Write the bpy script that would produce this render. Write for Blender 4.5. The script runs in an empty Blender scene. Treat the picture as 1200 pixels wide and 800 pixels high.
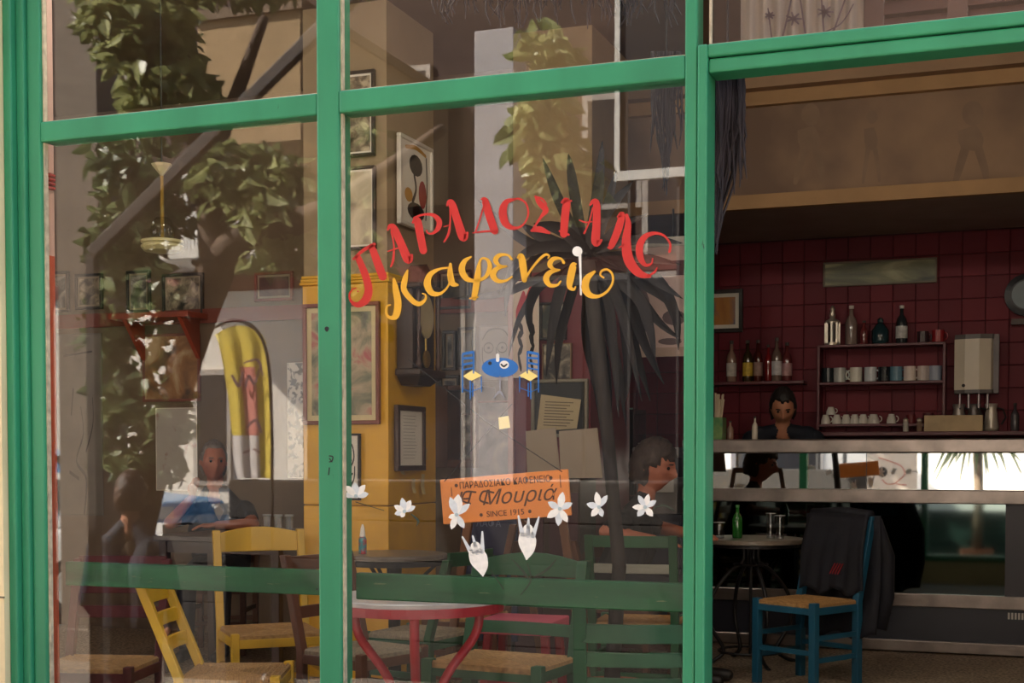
import bpy, math, random
import numpy as np
from mathutils import Vector, Matrix
random.seed(7); RNG = np.random.default_rng(7)
SC = bpy.context.scene; COL = SC.collection
PI = math.pi
# ------------------------------------------------------------------ camera
F_PX, YAW, PITCH, HOR = 1600.0, math.radians(20.4), math.radians(2.0), 535.0
CAM = Vector((0.0, -3.94, 1.25))
VP = HOR + F_PX*math.tan(PITCH)
_R = Vector((math.cos(YAW), math.sin(YAW), 0)); _F0 = Vector((-math.sin(YAW), math.cos(YAW), 0)); _Z = Vector((0, 0, 1))
_F = _F0*math.cos(PITCH) - _Z*math.sin(PITCH); _U = _Z*math.cos(PITCH) + _F0*math.sin(PITCH)
cd = bpy.data.cameras.new('camera'); cam = bpy.data.objects.new('camera', cd); COL.objects.link(cam)
cd.sensor_fit = 'HORIZONTAL'; cd.sensor_width = 36; cd.lens = F_PX/1200*36; cd.shift_y = (VP-400)/1200; cd.clip_start = .05; cd.clip_end = 300
cam.matrix_world = Matrix.Translation(CAM) @ Matrix((_R, _U, -_F)).transposed().to_4x4()
SC.camera = cam
# ------------------------------------------------------------------ sky, sun, exposure
SUN_DIR = Vector((-.68, .34, .65)).normalized()
w = bpy.data.worlds.new('world'); SC.world = w; w.use_nodes = True
nt = w.node_tree; bg = nt.nodes['Background']
sky = nt.nodes.new('ShaderNodeTexSky'); sky.sky_type = 'NISHITA'; sky.sun_disc = False
sky.sun_elevation = math.asin(SUN_DIR.z); sky.sun_rotation = math.atan2(SUN_DIR.x, SUN_DIR.y)
sky.air_density = 1.0; sky.dust_density = 3.0; sky.ozone_density = 1.0
nt.links.new(sky.outputs[0], bg.inputs[0]); bg.inputs[1].default_value = 0.62
sl = bpy.data.lights.new('sun', 'SUN'); sl.energy = 34.0; sl.angle = math.radians(.53); sl.color = (1, .93, .82)
so = bpy.data.objects.new('sun', sl); COL.objects.link(so); so.rotation_euler = SUN_DIR.to_track_quat('Z', 'Y').to_euler()
SC.view_settings.view_transform = 'Standard'; SC.view_settings.look = 'None'; SC.view_settings.gamma = 1
SC.view_settings.use_curve_mapping = False; SC.view_settings.exposure = 0.1
SC.cycles.transparent_max_bounces = 24; SC.cycles.max_bounces = 12; SC.cycles.diffuse_bounces = 5; SC.cycles.glossy_bounces = 6
SC.cycles.sample_clamp_indirect = 8.0
# ------------------------------------------------------------------ measuring helpers (pixel ray -> point at a real depth)
def ray(u, v): return _F + _R*((u-600)/F_PX) - _U*((v-VP)/F_PX)
def P(u, v, Y):
    d = ray(u, v); return CAM + d*((Y-CAM.y)/d.y)
def PX(u, v, x):
    d = ray(u, v); return CAM + d*((x-CAM.x)/d.x)
def PZ(u, v, z):
    d = ray(u, v); return CAM + d*((z-CAM.z)/d.z)
def V(u, v, Y):                     # a thing out in the street whose mirror image the glass shows at depth Y
    p = P(u, v, Y); return Vector((p.x, -p.y, p.z))
def PXM(u, Y): return F_PX*((math.cos(YAW)+(u-600)/F_PX*math.sin(YAW)))/(Y-CAM.y)   # pixels per metre
# ------------------------------------------------------------------ materials
def lin(c): return tuple((x/255/12.92 if x/255 <= .04045 else ((x/255+.055)/1.055)**2.4) for x in c)+(1,)
MATS = {}
def M(name, rgb, rough=.6, var=.12, scale=6, bump=0.0, metal=0.0, stretch=None, rgb2=None, thr=None, spec=.5, detail=4):
    if name in MATS: return MATS[name]
    m = bpy.data.materials.new(name); m.use_nodes = True; MATS[name] = m
    n = m.node_tree.nodes; l = m.node_tree.links; b = n['Principled BSDF']
    b.inputs['Roughness'].default_value = rough; b.inputs['Metallic'].default_value = metal
    b.inputs['Specular IOR Level'].default_value = spec
    tc = n.new('ShaderNodeTexCoord'); mp = n.new('ShaderNodeMapping'); l.new(tc.outputs['Object'], mp.inputs[0])
    if stretch: mp.inputs['Scale'].default_value = stretch
    nz = n.new('ShaderNodeTexNoise'); nz.inputs['Scale'].default_value = scale; nz.inputs['Detail'].default_value = detail
    l.new(mp.outputs[0], nz.inputs[0])
    cr = n.new('ShaderNodeValToRGB'); c = lin(rgb)
    c2 = lin(rgb2) if rgb2 else tuple(min(1, x*(1+var)) for x in c[:3])+(1,)
    c1 = c if rgb2 else tuple(x*(1-var) for x in c[:3])+(1,)
    lo, hi = thr or (.32, .68)
    cr.color_ramp.elements[0].position = lo; cr.color_ramp.elements[0].color = c1
    cr.color_ramp.elements[1].position = hi; cr.color_ramp.elements[1].color = c2
    l.new(nz.outputs[0], cr.inputs[0]); l.new(cr.outputs[0], b.inputs['Base Color'])
    if bump:
        bp = n.new('ShaderNodeBump'); bp.inputs['Strength'].default_value = bump; bp.inputs['Distance'].default_value = .01
        l.new(nz.outputs[0], bp.inputs['Height']); l.new(bp.outputs[0], b.inputs['Normal'])
    return m
def ART(name, stops, scale=6, stretch=None, dist=.6):      # printed picture: a colour ramp over distorted noise
    if name in MATS: return MATS[name]
    m = bpy.data.materials.new(name); m.use_nodes = True; MATS[name] = m
    n = m.node_tree.nodes; l = m.node_tree.links; b = n['Principled BSDF']; b.inputs['Roughness'].default_value = .45
    tc = n.new('ShaderNodeTexCoord'); mp = n.new('ShaderNodeMapping'); l.new(tc.outputs['Object'], mp.inputs[0])
    if stretch: mp.inputs['Scale'].default_value = stretch
    nz = n.new('ShaderNodeTexNoise'); nz.inputs['Scale'].default_value = scale; nz.inputs['Detail'].default_value = 5; nz.inputs['Distortion'].default_value = dist
    cr = n.new('ShaderNodeValToRGB'); l.new(mp.outputs[0], nz.inputs[0]); l.new(nz.outputs[0], cr.inputs[0]); l.new(cr.outputs[0], b.inputs['Base Color'])
    e = cr.color_ramp.elements
    while len(e) < len(stops): e.new(.5)
    for i, (p, c) in enumerate(stops): e[i].position = p; e[i].color = lin(c)
    return m
def worn(m, rgb, thr=.70, scale=14, stretch=(1, 1, .12)):     # cracks and chips showing older paint
    n = m.node_tree.nodes; l = m.node_tree.links; b = n['Principled BSDF']; src = b.inputs['Base Color'].links[0].from_socket
    tc = n.new('ShaderNodeTexCoord'); mp = n.new('ShaderNodeMapping'); mp.inputs['Scale'].default_value = stretch; l.new(tc.outputs['Object'], mp.inputs[0])
    nz = n.new('ShaderNodeTexNoise'); nz.inputs['Scale'].default_value = scale; nz.inputs['Detail'].default_value = 8; nz.inputs['Roughness'].default_value = .7; l.new(mp.outputs[0], nz.inputs[0])
    cr = n.new('ShaderNodeValToRGB'); cr.color_ramp.elements[0].position = thr; cr.color_ramp.elements[1].position = thr+.03; l.new(nz.outputs[0], cr.inputs[0])
    mx = n.new('ShaderNodeMix'); mx.data_type = 'RGBA'; l.new(cr.outputs[0], mx.inputs[0]); l.new(src, mx.inputs[6]); mx.inputs[7].default_value = lin(rgb); l.new(mx.outputs[2], b.inputs['Base Color']); return m
def GLASS(name, tint=(1, 1, 1), f0=.043, rough=0.0):
    if name in MATS: return MATS[name]
    m = bpy.data.materials.new(name); m.use_nodes = True; MATS[name] = m
    n = m.node_tree.nodes; l = m.node_tree.links; n.remove(n['Principled BSDF'])
    tr = n.new('ShaderNodeBsdfTransparent'); tr.inputs[0].default_value = tint+(1,)
    gl = n.new('ShaderNodeBsdfGlossy'); gl.inputs['Roughness'].default_value = rough
    lw = n.new('ShaderNodeLayerWeight'); lw.inputs[0].default_value = .5
    pw = n.new('ShaderNodeMath'); pw.operation = 'POWER'; pw.inputs[1].default_value = 5; l.new(lw.outputs['Facing'], pw.inputs[0])
    ma = n.new('ShaderNodeMath'); ma.operation = 'MULTIPLY_ADD'; ma.inputs[1].default_value = 1-f0; ma.inputs[2].default_value = f0; l.new(pw.outputs[0], ma.inputs[0])
    mx = n.new('ShaderNodeMixShader'); l.new(ma.outputs[0], mx.inputs[0]); l.new(tr.outputs[0], mx.inputs[1]); l.new(gl.outputs[0], mx.inputs[2])
    l.new(mx.outputs[0], n['Material Output'].inputs[0])
    return m
def LEAF(name, rgb, trans=.45, rgb2=None, rough=.4):
    if name in MATS: return MATS[name]
    m = M(name, rgb, rough, .35, 3.0, rgb2=rgb2); n = m.node_tree.nodes; l = m.node_tree.links; b = n['Principled BSDF']
    t = n.new('ShaderNodeBsdfTranslucent'); src = b.inputs['Base Color'].links[0].from_socket; l.new(src, t.inputs[0])
    mx = n.new('ShaderNodeMixShader'); mx.inputs[0].default_value = trans; l.new(b.outputs[0], mx.inputs[1]); l.new(t.outputs[0], mx.inputs[2]); l.new(mx.outputs[0], n['Material Output'].inputs[0])
    return m
# ------------------------------------------------------------------ objects
def tag(o, label=None, cat=None, group=None, kind=None):
    if label: o['label'] = label
    if cat: o['category'] = cat
    if group: o['group'] = group
    if kind: o['kind'] = kind
    return o
def empty(name, loc, rz=0, label=None, cat=None, group=None, kind=None):
    o = bpy.data.objects.new(name, None); COL.objects.link(o); o.location = loc; o.rotation_euler = (0, 0, rz); o.empty_display_size = .1
    return tag(o, label, cat, group, kind)
def world_of(o):
    m = o.matrix_basis.copy()
    return world_of(o.parent) @ m if o.parent else m
class MB:
    def __init__(s): s.v = []; s.f = []; s.mi = []
    def add(s, vs, fs, mi=0):
        k = len(s.v); s.v += [tuple(p) for p in vs]; s.f += [tuple(i+k for i in f) for f in fs]; s.mi += [mi]*len(fs); return s
    def hexa(s, p, mi=0):   # 8 points: bottom loop 0-3, top loop 4-7
        return s.add(p, [(3, 2, 1, 0), (4, 5, 6, 7), (0, 1, 5, 4), (1, 2, 6, 5), (2, 3, 7, 6), (3, 0, 4, 7)], mi)
    def box(s, x0, x1, y0, y1, z0, z1, mi=0):
        return s.hexa([(x0, y0, z0), (x1, y0, z0), (x1, y1, z0), (x0, y1, z0), (x0, y0, z1), (x1, y0, z1), (x1, y1, z1), (x0, y1, z1)], mi)
    def bar(s, a, b, wx, wy, up=(0, 0, 1), wx2=None, wy2=None, mi=0):   # squared bar from a to b
        a, b = Vector(a), Vector(b); d = (b-a).normalized(); u = Vector(up)
        if abs(d.dot(u)) > .98: u = Vector((0, 1, 0))
        x = d.cross(u).normalized(); y = x.cross(d)
        wx2 = wx if wx2 is None else wx2; wy2 = wy if wy2 is None else wy2
        q = []
        for p, ax, ay in ((a, wx, wy), (b, wx2, wy2)):
            q += [p-x*ax/2-y*ay/2, p+x*ax/2-y*ay/2, p+x*ax/2+y*ay/2, p-x*ax/2+y*ay/2]
        return s.hexa(q, mi)
    def tube(s, pts, r, n=8, cap=True, mi=0, flat=1.0):
        pts = [Vector(p) for p in pts]; m = len(pts); rs = r if isinstance(r, (list, tuple)) else [r]*m
        vs = []; ref = None
        for i, p in enumerate(pts):
            d = (pts[min(i+1, m-1)]-pts[max(i-1, 0)])
            d = d.normalized() if d.length > 1e-9 else Vector((0, 0, 1))
            if ref is None: ref = Vector((1, 0, 0)) if abs(d.x) < .9 else Vector((0, 1, 0))
            x = (ref-d*ref.dot(d)).normalized(); ref = x; y = d.cross(x)
            for k in range(n):
                a = 2*PI*k/n; vs.append(p+x*(math.cos(a)*rs[i])+y*(math.sin(a)*rs[i]*flat))
        fs = [(i*n+k, i*n+(k+1) % n, (i+1)*n+(k+1) % n, (i+1)*n+k) for i in range(m-1) for k in range(n)]
        if cap: fs += [tuple(range(n-1, -1, -1)), tuple((m-1)*n+k for k in range(n))]
        return s.add(vs, fs, mi)
    def lathe(s, prof, c=(0, 0, 0), n=16, mi=0, cap=True):
        vs = []; m = len(prof)
        for r, z in prof:
            for k in range(n):
                a = 2*PI*k/n; vs.append((c[0]+r*math.cos(a), c[1]+r*math.sin(a), c[2]+z))
        fs = [(i*n+k, i*n+(k+1) % n, (i+1)*n+(k+1) % n, (i+1)*n+k) for i in range(m-1) for k in range(n)]
        if cap: fs += [tuple(range(n-1, -1, -1)), tuple((m-1)*n+k for k in range(n))]
        return s.add(vs, fs, mi)
    def ball(s, c, r, n=10, sq=(1, 1, 1), mi=0):
        pr = [(max(1e-4, math.sin(PI*i/n)), -math.cos(PI*i/n)) for i in range(n+1)]; k = len(s.v)
        s.lathe([(a*r, b*r) for a, b in pr], (0, 0, 0), n+4, mi, False)
        for i in range(k, len(s.v)):
            x, y, z = s.v[i]; s.v[i] = (c[0]+x*sq[0], c[1]+y*sq[1], c[2]+z*sq[2])
        return s
    def prism(s, loop, d, mi=0):    # a closed planar loop pushed along d
        loop = [Vector(p) for p in loop]; n = len(loop); d = Vector(d)
        return s.add(loop+[p+d for p in loop], [tuple(range(n))]+[tuple(range(2*n-1, n-1, -1))]+[(i, i+n, (i+1) % n+n, (i+1) % n) for i in range(n)], mi)
    def build(s, name, mat, parent=None, local=False, smooth=False, origin=None):
        me = bpy.data.meshes.new(name); vs = s.v
        o = bpy.data.objects.new(name, me); COL.objects.link(o)
        if parent is not None:
            o.parent = parent
            if not local:
                inv = world_of(parent).inverted(); vs = [inv @ Vector(p) for p in vs]
        elif not local:
            a = np.array([tuple(p) for p in vs]); lo, hi = a.min(0), a.max(0)
            og = Vector(origin) if origin else Vector(((lo[0]+hi[0])/2, (lo[1]+hi[1])/2, lo[2])); o.location = og; vs = [Vector(p)-og for p in vs]
        me.from_pydata([tuple(p) for p in vs], [], s.f)
        for m in (mat if isinstance(mat, (list, tuple)) else [mat]): me.materials.append(m)
        if isinstance(mat, (list, tuple)): me.polygons.foreach_set('material_index', s.mi)
        if smooth: me.polygons.foreach_set('use_smooth', [True]*len(me.polygons))
        me.update(); return o
def bevel(o, w=.004, seg=2):
    m = o.modifiers.new('bevel', 'BEVEL'); m.width = w; m.segments = seg; m.limit_method = 'ANGLE'; return o
def struct(o): o['kind'] = 'structure'; return o
def spline(pts, k=6):
    pts = [np.array(p, float) for p in pts]; out = []
    for i in range(len(pts)-1):
        p0, p1, p2, p3 = pts[max(i-1, 0)], pts[i], pts[i+1], pts[min(i+2, len(pts)-1)]
        for t in np.linspace(0, 1, k, endpoint=False):
            out.append(.5*((2*p1)+(-p0+p2)*t+(2*p0-5*p1+4*p2-p3)*t*t+(-p0+3*p1-3*p2+p3)*t**3))
    out.append(pts[-1]); return out
def stroke(mb, pts, fn, k=6, round_=True, mi=0):     # brush stroke: (x, y, width) points mapped on a surface by fn
    q = spline(pts, k) if len(pts) > 2 else [np.array(p, float) for p in pts]
    if round_:
        def cap(p, r_):
            d = p[:2]-r_[:2]; n = np.hypot(*d) or 1; d = d/n; h = p[2]/2
            return [np.array([p[0]+d[0]*h*math.sin(a), p[1]+d[1]*h*math.sin(a), p[2]*max(.02, math.cos(a))]) for a in (.45, .9, 1.25, 1.5)]
        q = list(q); q = cap(q[0], q[1])[::-1]+q+cap(q[-1], q[-2])
    L = []; Rr = []
    for i, p in enumerate(q):
        d = q[min(i+1, len(q)-1)][:2]-q[max(i-1, 0)][:2]; n = np.hypot(*d) or 1; nx, ny = -d[1]/n, d[0]/n; wd = max(p[2], .004)/2
        L.append((p[0]+nx*wd, p[1]+ny*wd)); Rr.append((p[0]-nx*wd, p[1]-ny*wd))
    loopv = [fn(*a) for a in L]+[fn(*a) for a in Rr]; n = len(L)
    mb.add(loopv, [(i, i+1, n+i+1, n+i) for i in range(n-1)], mi)
def disc(mb, x, y, r, fn, ry=None, n=14, mi=0):
    ry = ry or r; mb.add([fn(x+r*math.cos(2*PI*i/n), y+ry*math.sin(2*PI*i/n)) for i in range(n)], [tuple(range(n))], mi)
def text(name, body, size, mat, parent, loc, rot=(PI/2, 0, 0), shear=0, align='CENTER', ext=.0006, xs=1):
    c = bpy.data.curves.new(name, 'FONT'); c.body = body; c.size = size; c.shear = shear; c.align_x = align; c.align_y = 'CENTER'; c.extrude = ext
    tmp = bpy.data.objects.new('tmp', c); COL.objects.link(tmp); bpy.context.view_layer.update()
    me = bpy.data.meshes.new_from_object(tmp.evaluated_get(bpy.context.evaluated_depsgraph_get())); bpy.data.objects.remove(tmp); me.name = name; me.materials.clear(); me.materials.append(mat)
    o = bpy.data.objects.new(name, me); COL.objects.link(o); o.parent = parent; o.location = loc; o.rotation_euler = rot; o.scale = (xs, 1, 1); return o
# ------------------------------------------------------------------ palette
GREEN = M('green_paint', (50, 136, 94), .42, .16, 5, .25, stretch=(1, 1, .25), spec=.4)
worn(GREEN, (30, 58, 44), .67, 30)
GREEN_D = M('worn_green_board', (24, 84, 46), .5, .3, 9, .3, stretch=(.3, 1, 2))
worn(GREEN_D, (120, 120, 84), .64, 40, (.2, 1, 2))
CREAM = M('cream_plaster', (232, 208, 160), .85, .08, 3, .3)
BEIGE = M('beige_plaster', (150, 126, 96), .85, .12, 2.2, .25)
BEIGE_D = M('brown_beige_plaster', (104, 86, 68), .85, .12, 2.0, .2)
YELLOW = M('ochre_yellow_paint', (214, 160, 22), .42, .1, 4, .15)
MAROON = M('maroon_paint', (96, 22, 32), .45, .15, 4, .1)
STEEL = M('brushed_steel', (132, 122, 116), .3, .22, 7, .25, metal=.9, stretch=(1, 1, 1))
DARK = M('black_panel', (26, 26, 32), .35, .1, 4)
WOOD_D = M('dark_wood', (58, 38, 26), .45, .3, 7, .2, stretch=(1, 1, .2))
WOOD_B = M('brown_wood', (112, 72, 44), .5, .25, 7, .2, stretch=(1, 1, .2))
PAPER = M('white_paper', (225, 218, 205), .8, .04, 5)
INK = M('black_ink', (32, 28, 28), .7, .1, 8)
PANE = GLASS('window_glass', f0=.06)
# ------------------------------------------------------------------ the setting: room shell
XL, XR, YB, YBAR, ZC = -9.0, 3.3, 4.4, 6.6, 3.75
xa = P(690, 400, 3.7).x
struct(MB().box(XL, XR, .12, YBAR, -.12, 0).build('floor', M('speckled_floor', (176, 156, 132), .55, .2, 60, .2, rgb2=(96, 82, 70), thr=(.4, .62), detail=8)))
struct(MB().box(XL, XR, .12, YBAR, ZC, ZC+.12).build('ceiling', BEIGE_D))
struct(MB().box(XL-.15, XL, 0, YBAR, -.12, ZC+.12).build('wall_left', BEIGE))
struct(MB().box(XR, XR+.15, 0, YBAR, -.12, ZC+.12).build('wall_right', BEIGE))
xw = P(680, 400, YB).x
wb = struct(MB().box(XL, xw, YB, YB+.15, 0, ZC).build('wall_back', M('tan_back_wall', (112, 94, 76), .85, .14, 2.5, .2)))
sa, sb = P(693, 400, 3.86), P(700, 400, YBAR)
struct(MB().hexa([(sa.x-.12, sa.y, 0), (sa.x, sa.y, 0), (sb.x, YBAR, 0), (sb.x-.12, YBAR, 0), (sa.x-.12, sa.y, ZC), (sa.x, sa.y, ZC), (sb.x, YBAR, ZC), (sb.x-.12, YBAR, ZC)]).build('wall_bar_side', MAROON))
xa = sb.x
# dark red dado band along the back wall
zb = P(85, 377, YB).z
struct(MB().box(XL, xw, YB-.03, YB, zb-.05, zb+.05).build('trim_1', M('dark_red_band', (118, 46, 30), .5, .12, 4)))
# tiled bar wall
t0 = P(701, 400, YBAR).x; TS = .163
zt1 = P(1000, 278, YBAR-.01).z; zt0 = zt1-12*TS
bw = struct(MB().box(xa-.14, XR, YBAR, YBAR+.15, 0, ZC).build('wall_bar', M('tile_joint', (58, 18, 24), .8, .1, 6)))
TILES = [M('maroon_tile_%d' % i, c, .55, .1, 3, .04, spec=.25) for i, c in enumerate(((100, 22, 34), (94, 20, 32), (106, 25, 36)))]
tm = None; tmesh = []
for k in range(3):
    o = bevel(MB().box(-TS/2+.0018, TS/2-.0018, -.008, 0, -TS/2+.0018, TS/2-.0018).build('tile', TILES[k], bw, local=True), .003, 1); tmesh.append(o); o.hide_render = False
first = list(tmesh); nuse = 0
bl = bw.location
for i in range(21):
    for j in range(12):
        k = random.randrange(3)
        if nuse < 3: o = first[nuse]; nuse += 1
        else:
            o = first[k].copy(); COL.objects.link(o); o.parent = bw
        o.location = Vector((t0+(i+.5)*TS, YBAR, zt0+(j+.5)*TS))-bl
# bar ceiling and bulkhead with mouldings
YH = 5.0; zh0 = P(1000, 233, YH).z; zh1 = P(1000, 116, YH).z
struct(MB().box(P(699, 400, YH).x, XR, YH+.12, YBAR, zt1+.01, zt1+.1).build('ceiling_bar', M('grey_brown_ceiling', (150, 130, 120), .8, .1, 3, .2)))
xh = P(697, 400, YH).x
bh = struct(MB().box(xh, XR, YH, YH+.12, zh0, ZC).build('wall_bulkhead', M('faded_mural_plaster', (146, 118, 94), .85, .22, 1.3, .1, rgb2=(112, 90, 76), thr=(.38, .6))))
o = MB().box(xh, XR, YH-.05, YH, zh0-.03, zh0+.06).build('moulding', M('tan_trim', (158, 122, 82), .7, .1, 4), bh)
z0, z1, z2 = zh1, P(1000, 100, YH).z, P(1000, 78, YH).z
MB().box(xh, XR, YH-.06, YH, z0, z1).build('moulding', MATS['tan_trim'], bh)
MB().box(xh, XR, YH-.16, YH, z1, z2).build('cornice', M('cornice_tan', (150, 120, 92), .8, .1, 3), bh)
# faint painted figures on the bulkhead
FIG = M('faded_figure', (130, 106, 87), .85, .1, 6)
for u, s in ((950, 1.0), (1022, .6), (1140, 1.15)):
    m = MB(); fn = lambda x, y: P(x, y, YH-.002)
    disc(m, u, 134+8*(1-s), 11*s, fn, 13*s)
    stroke(m, [(u-6*s, 150, 20*s), (u-2*s, 165, 26*s), (u-3*s, 176, 18*s)], lambda x, y: P(x, y, YH-.003), round_=False)
    stroke(m, [(u-8*s, 175, 9*s), (u-14*s, 198, 8*s), (u-18*s, 214, 5*s)], fn); stroke(m, [(u+6*s, 175, 9*s), (u+12*s, 198, 8*s), (u+14*s, 212, 5*s)], fn)
    m.build('painted_figure', FIG, bh)
# ------------------------------------------------------------------ shop front
YF, YK = -.035, .05
gx = lambda u, v=400: P(u, v, YF).x
gz = lambda u, v: P(u, v, YF).z
zTb = (gz(43, 168)+gz(400, 132)+gz(803, 90))/3; zTt = (gz(43, 145)+gz(400, 105)+gz(803, 62))/3
zRt = (gz(833, 52)+gz(1200, 11))/2; zRb = (gz(833, 85)+gz(1200, 47))/2
xl0, xl1, xm0, xm1, xn0, xn1 = gx(16), gx(50), gx(372), gx(398), gx(801), gx(828)
xr = gx(1420); ZB, ZT = .28, 3.25
w1 = empty('window_1', ((xm0+xm1)/2, 0, ZB), kind='structure')
def fr(name, x0, x1, z0, z1, y0=YF, y1=YK, mat=GREEN, b=.006): return bevel(MB().box(x0, x1, y0, y1, z0, z1).build(name, mat, w1), b)
fr('post', xl0, xl0+.035, ZB, ZT, -.075, YK); fr('post_moulding', xl0+.035, xl0+.07, ZB, ZT, -.05, .01); fr('post_bead', xl0+.07, xl1, ZB, ZT, YF, .002)
fr('mullion', xm0, xm1, ZB, ZT)
xs = (xn0+xn1)/2+.004
fr('mullion', xn0, xs-.002, ZB, ZT); fr('sash_post', xs, xn1, ZB, zRt, YF-.006, YK+.02)
fr('post', xr, xr+.09, ZB, ZT)
fr('transom', xl1, xm0, zTb, zTt); fr('transom', xm1, xn0, zTb, zTt)
zmid = zRb+(zRt-zRb)*.5
fr('transom', xn1-.002, xr, zmid+.003, zRt, YF-.002, YK); fr('sash_rail', xn1, xr, zRb, zmid, YF+.006, YK+.02)
fr('head_rail', xl0, xr+.09, ZT, ZT+.09, -.06, YK); fr('sill', xl0, xr+.09, ZB-.06, ZB, -.09, .12)
PUTTY = M('flaking_putty', (196, 178, 146), .8, .25, 30, .5)
for (x0, x1, z0, z1) in ((xl1, xm0, zTt, ZT), (xm1, xn0, zTt, ZT), (xn1, xr, zRt, ZT), (xl1, xm0, ZB, zTb), (xm1, xn0, ZB, zTb)):
    MB().box(x0, x1, -.003, .003, z0, z1).build('pane', PANE, w1)
    MB().box(x0, x0+.006, -.02, -.003, z0, z1).build('putty', PUTTY, w1); MB().box(x0, x1, -.02, -.003, z0, z0+.004).build('putty', PUTTY, w1)
# old latch holes and scribbles on the middle mullion
m = MB()
for (u, v, r) in ((383, 385, 2.6), (383, 387, 1.6), (371.5, 690, 1.2)): disc(m, u, v, r, lambda x, y: P(x, y, YF-.001))
m.build('nail_hole', INK, w1)
m = MB(); fn = lambda x, y: P(x, y, YF-.001)
stroke(m, [(386, 534, 1.4), (390, 535, 1.4), (389, 540, 1.4), (386, 541, 1.2)], fn); stroke(m, [(386, 537, 1.2), (389, 541, 1.2)], fn); stroke(m, [(386, 548, 1.4), (385, 556, 1.4)], fn)
m.build('scribble', INK, w1)
# guard boards behind the panes
for (u0, u1, vt0, vt1, vb0, vb1) in ((55, 372, 657, 668, 685, 697), (403, 797, 670, 684, 701, 718)):
    zt = (P(u0, vt0, .07).z+P(u1, vt1, .07).z)/2; zb_ = (P(u0, vb0, .07).z+P(u1, vb1, .07).z)/2
    bevel(MB().box(xl1 if u0 < 100 else xm1, xm0 if u0 < 100 else xn0, .07, .1, zb_, zt).build('guard_board', GREEN_D, w1), .004)
# lower wall, walls around the windows, roof
WF = struct(MB().box(XL, XR, -.04, .12, -.35, ZB-.06).build('wall_front', CREAM))
MB().box(xl0-.75, xl0, -.1, .12, ZB-.06, 4.3).build('pillar', CREAM, WF)
for v in (697, 212): 
    zj = gz(5, v); MB().box(xl0-.75, xl0+.001, -.104, -.098, zj-.003, zj+.003).build('joint', M('joint_grey', (120, 104, 80), .9, .1, 5), WF)  # grey lines for the plaster joint and the crack
MB().box(xr+.09, XR, -.04, .12, ZB-.06, 4.3).build('pier', CREAM, WF)
MB().box(xl0, xr+.09, -.04, .12, ZT+.09, 4.3).build('lintel', CREAM, WF)
MB().box(XL, xl0-.75, -.04, .12, 2.9, 4.3).build('lintel', CREAM, WF); MB().box(XL, XL+1.2, -.04, .12, ZB-.06, 2.9).build('pier', CREAM, WF)
struct(MB().box(XL-.15, XR+.15, -.1, YBAR+.15, 4.3, 4.45).build('roof', CREAM))
w2 = empty('added_window_2', (XL+2, 0, ZB), kind='structure')  # unseen window added to let more daylight into the room
xw0, xw1 = XL+1.2, xl0-.75
MB().box(xw0, xw1, -.003, .003, ZB-.06, 2.9).build('pane', PANE, w2)
for i in range(4):
    x = xw0+(xw1-xw0-.06)*i/3; MB().box(x, x+.06, YF, YK, ZB-.06, 2.9).build('mullion', GREEN, w2)
# orange pole inside the left pane with a red ridged cap
t = empty('painted_pole', P(54, 700, .16)*1, label='orange red painted pole inside the left window edge, red ridged collar near its top', cat='pole')
p = P(57.5, 400, .16); t.location = (p.x, .16, 0)
MB().box(p.x-.014, p.x+.014, .15, .18, 0, P(54, 300, .16).z).build('pole', M('orange_red_paint', (196, 74, 36), .5, .15, 5, stretch=(1, 1, .3)), t)
MB().box(p.x-.014, p.x+.014, .15, .18, P(54, 300, .16).z, P(54, 223, .16).z).build('pale_section', M('pale_pink_paint', (205, 160, 140), .6, .1, 5), t)
m = MB(); za, zb2 = P(54, 223, .16).z, P(54, 203, .16).z
for i in range(4): m.lathe([(.016, 0), (.026, .004), (.026, .010), (.016, .0135)], (p.x, .165, za+i*(zb2-za)/4), 14)
m.build('collar', M('red_plastic', (190, 42, 28), .35, .1, 5), t)
MB().box(p.x-.014, p.x+.014, .15, .18, zb2, ZC).build('pole', MATS['pale_pink_paint'], t)
# ------------------------------------------------------------------ yellow column
YC = 2.9
cx0, cx1 = P(355, 500, YC).x, P(455, 500, YC).x
d = ray(510, 500); tt = (cx1-CAM.x)/d.x; YC2 = CAM.y+d.y*tt
zy = P(400, 322, YC).z; zj = P(400, 592, YC).z
col = struct(MB().box(cx0+.008, cx1-.008, YC+.008, YC2, zy, ZC).build('wall_column', M('upper_column_plaster', (146, 126, 98), .8, .1, 2.5, .2)))
for z0, z1 in ((0, zj-.003), (zj+.003, zy-.05)):
    bevel(MB().box(cx0, cx1, YC, YC2+.01, z0, z1).build('painted_panel', YELLOW, col), .006)
MB().box(cx0+.01, cx1-.01, YC+.01, YC2, zj-.003, zj+.003).build('panel_joint', M('dark_ochre', (130, 88, 10), .7), col)
for k in range(3):
    bevel(MB().box(cx0-.012+.004*k, cx1+.012-.004*k, YC-.012+.004*k, YC2+.01, zy-.05+.018*k, zy-.034+.018*k).build('ledge', YELLOW, col), .003)
# maroon partition
YM = 3.7
mx0, mx1 = P(600, 400, YM).x, P(692, 400, YM).x
mp = struct(MB().box(mx0, mx1, YM, YB+.15, 0, P(650, 318, YM).z).build('wall_partition', MAROON))
MB().box(mx0, mx1, YM+.02, YB+.1, P(650, 318, YM).z, ZC).build('upper_panel', BEIGE, mp)
bevel(MB().box(mx0-.02, mx0+.02, YM-.02, YM+.03, 0, P(650, 318, YM).z).build('corner_strip', M('rose_brown_strip', (140, 92, 84), .6, .1, 4), mp), .004)

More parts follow.
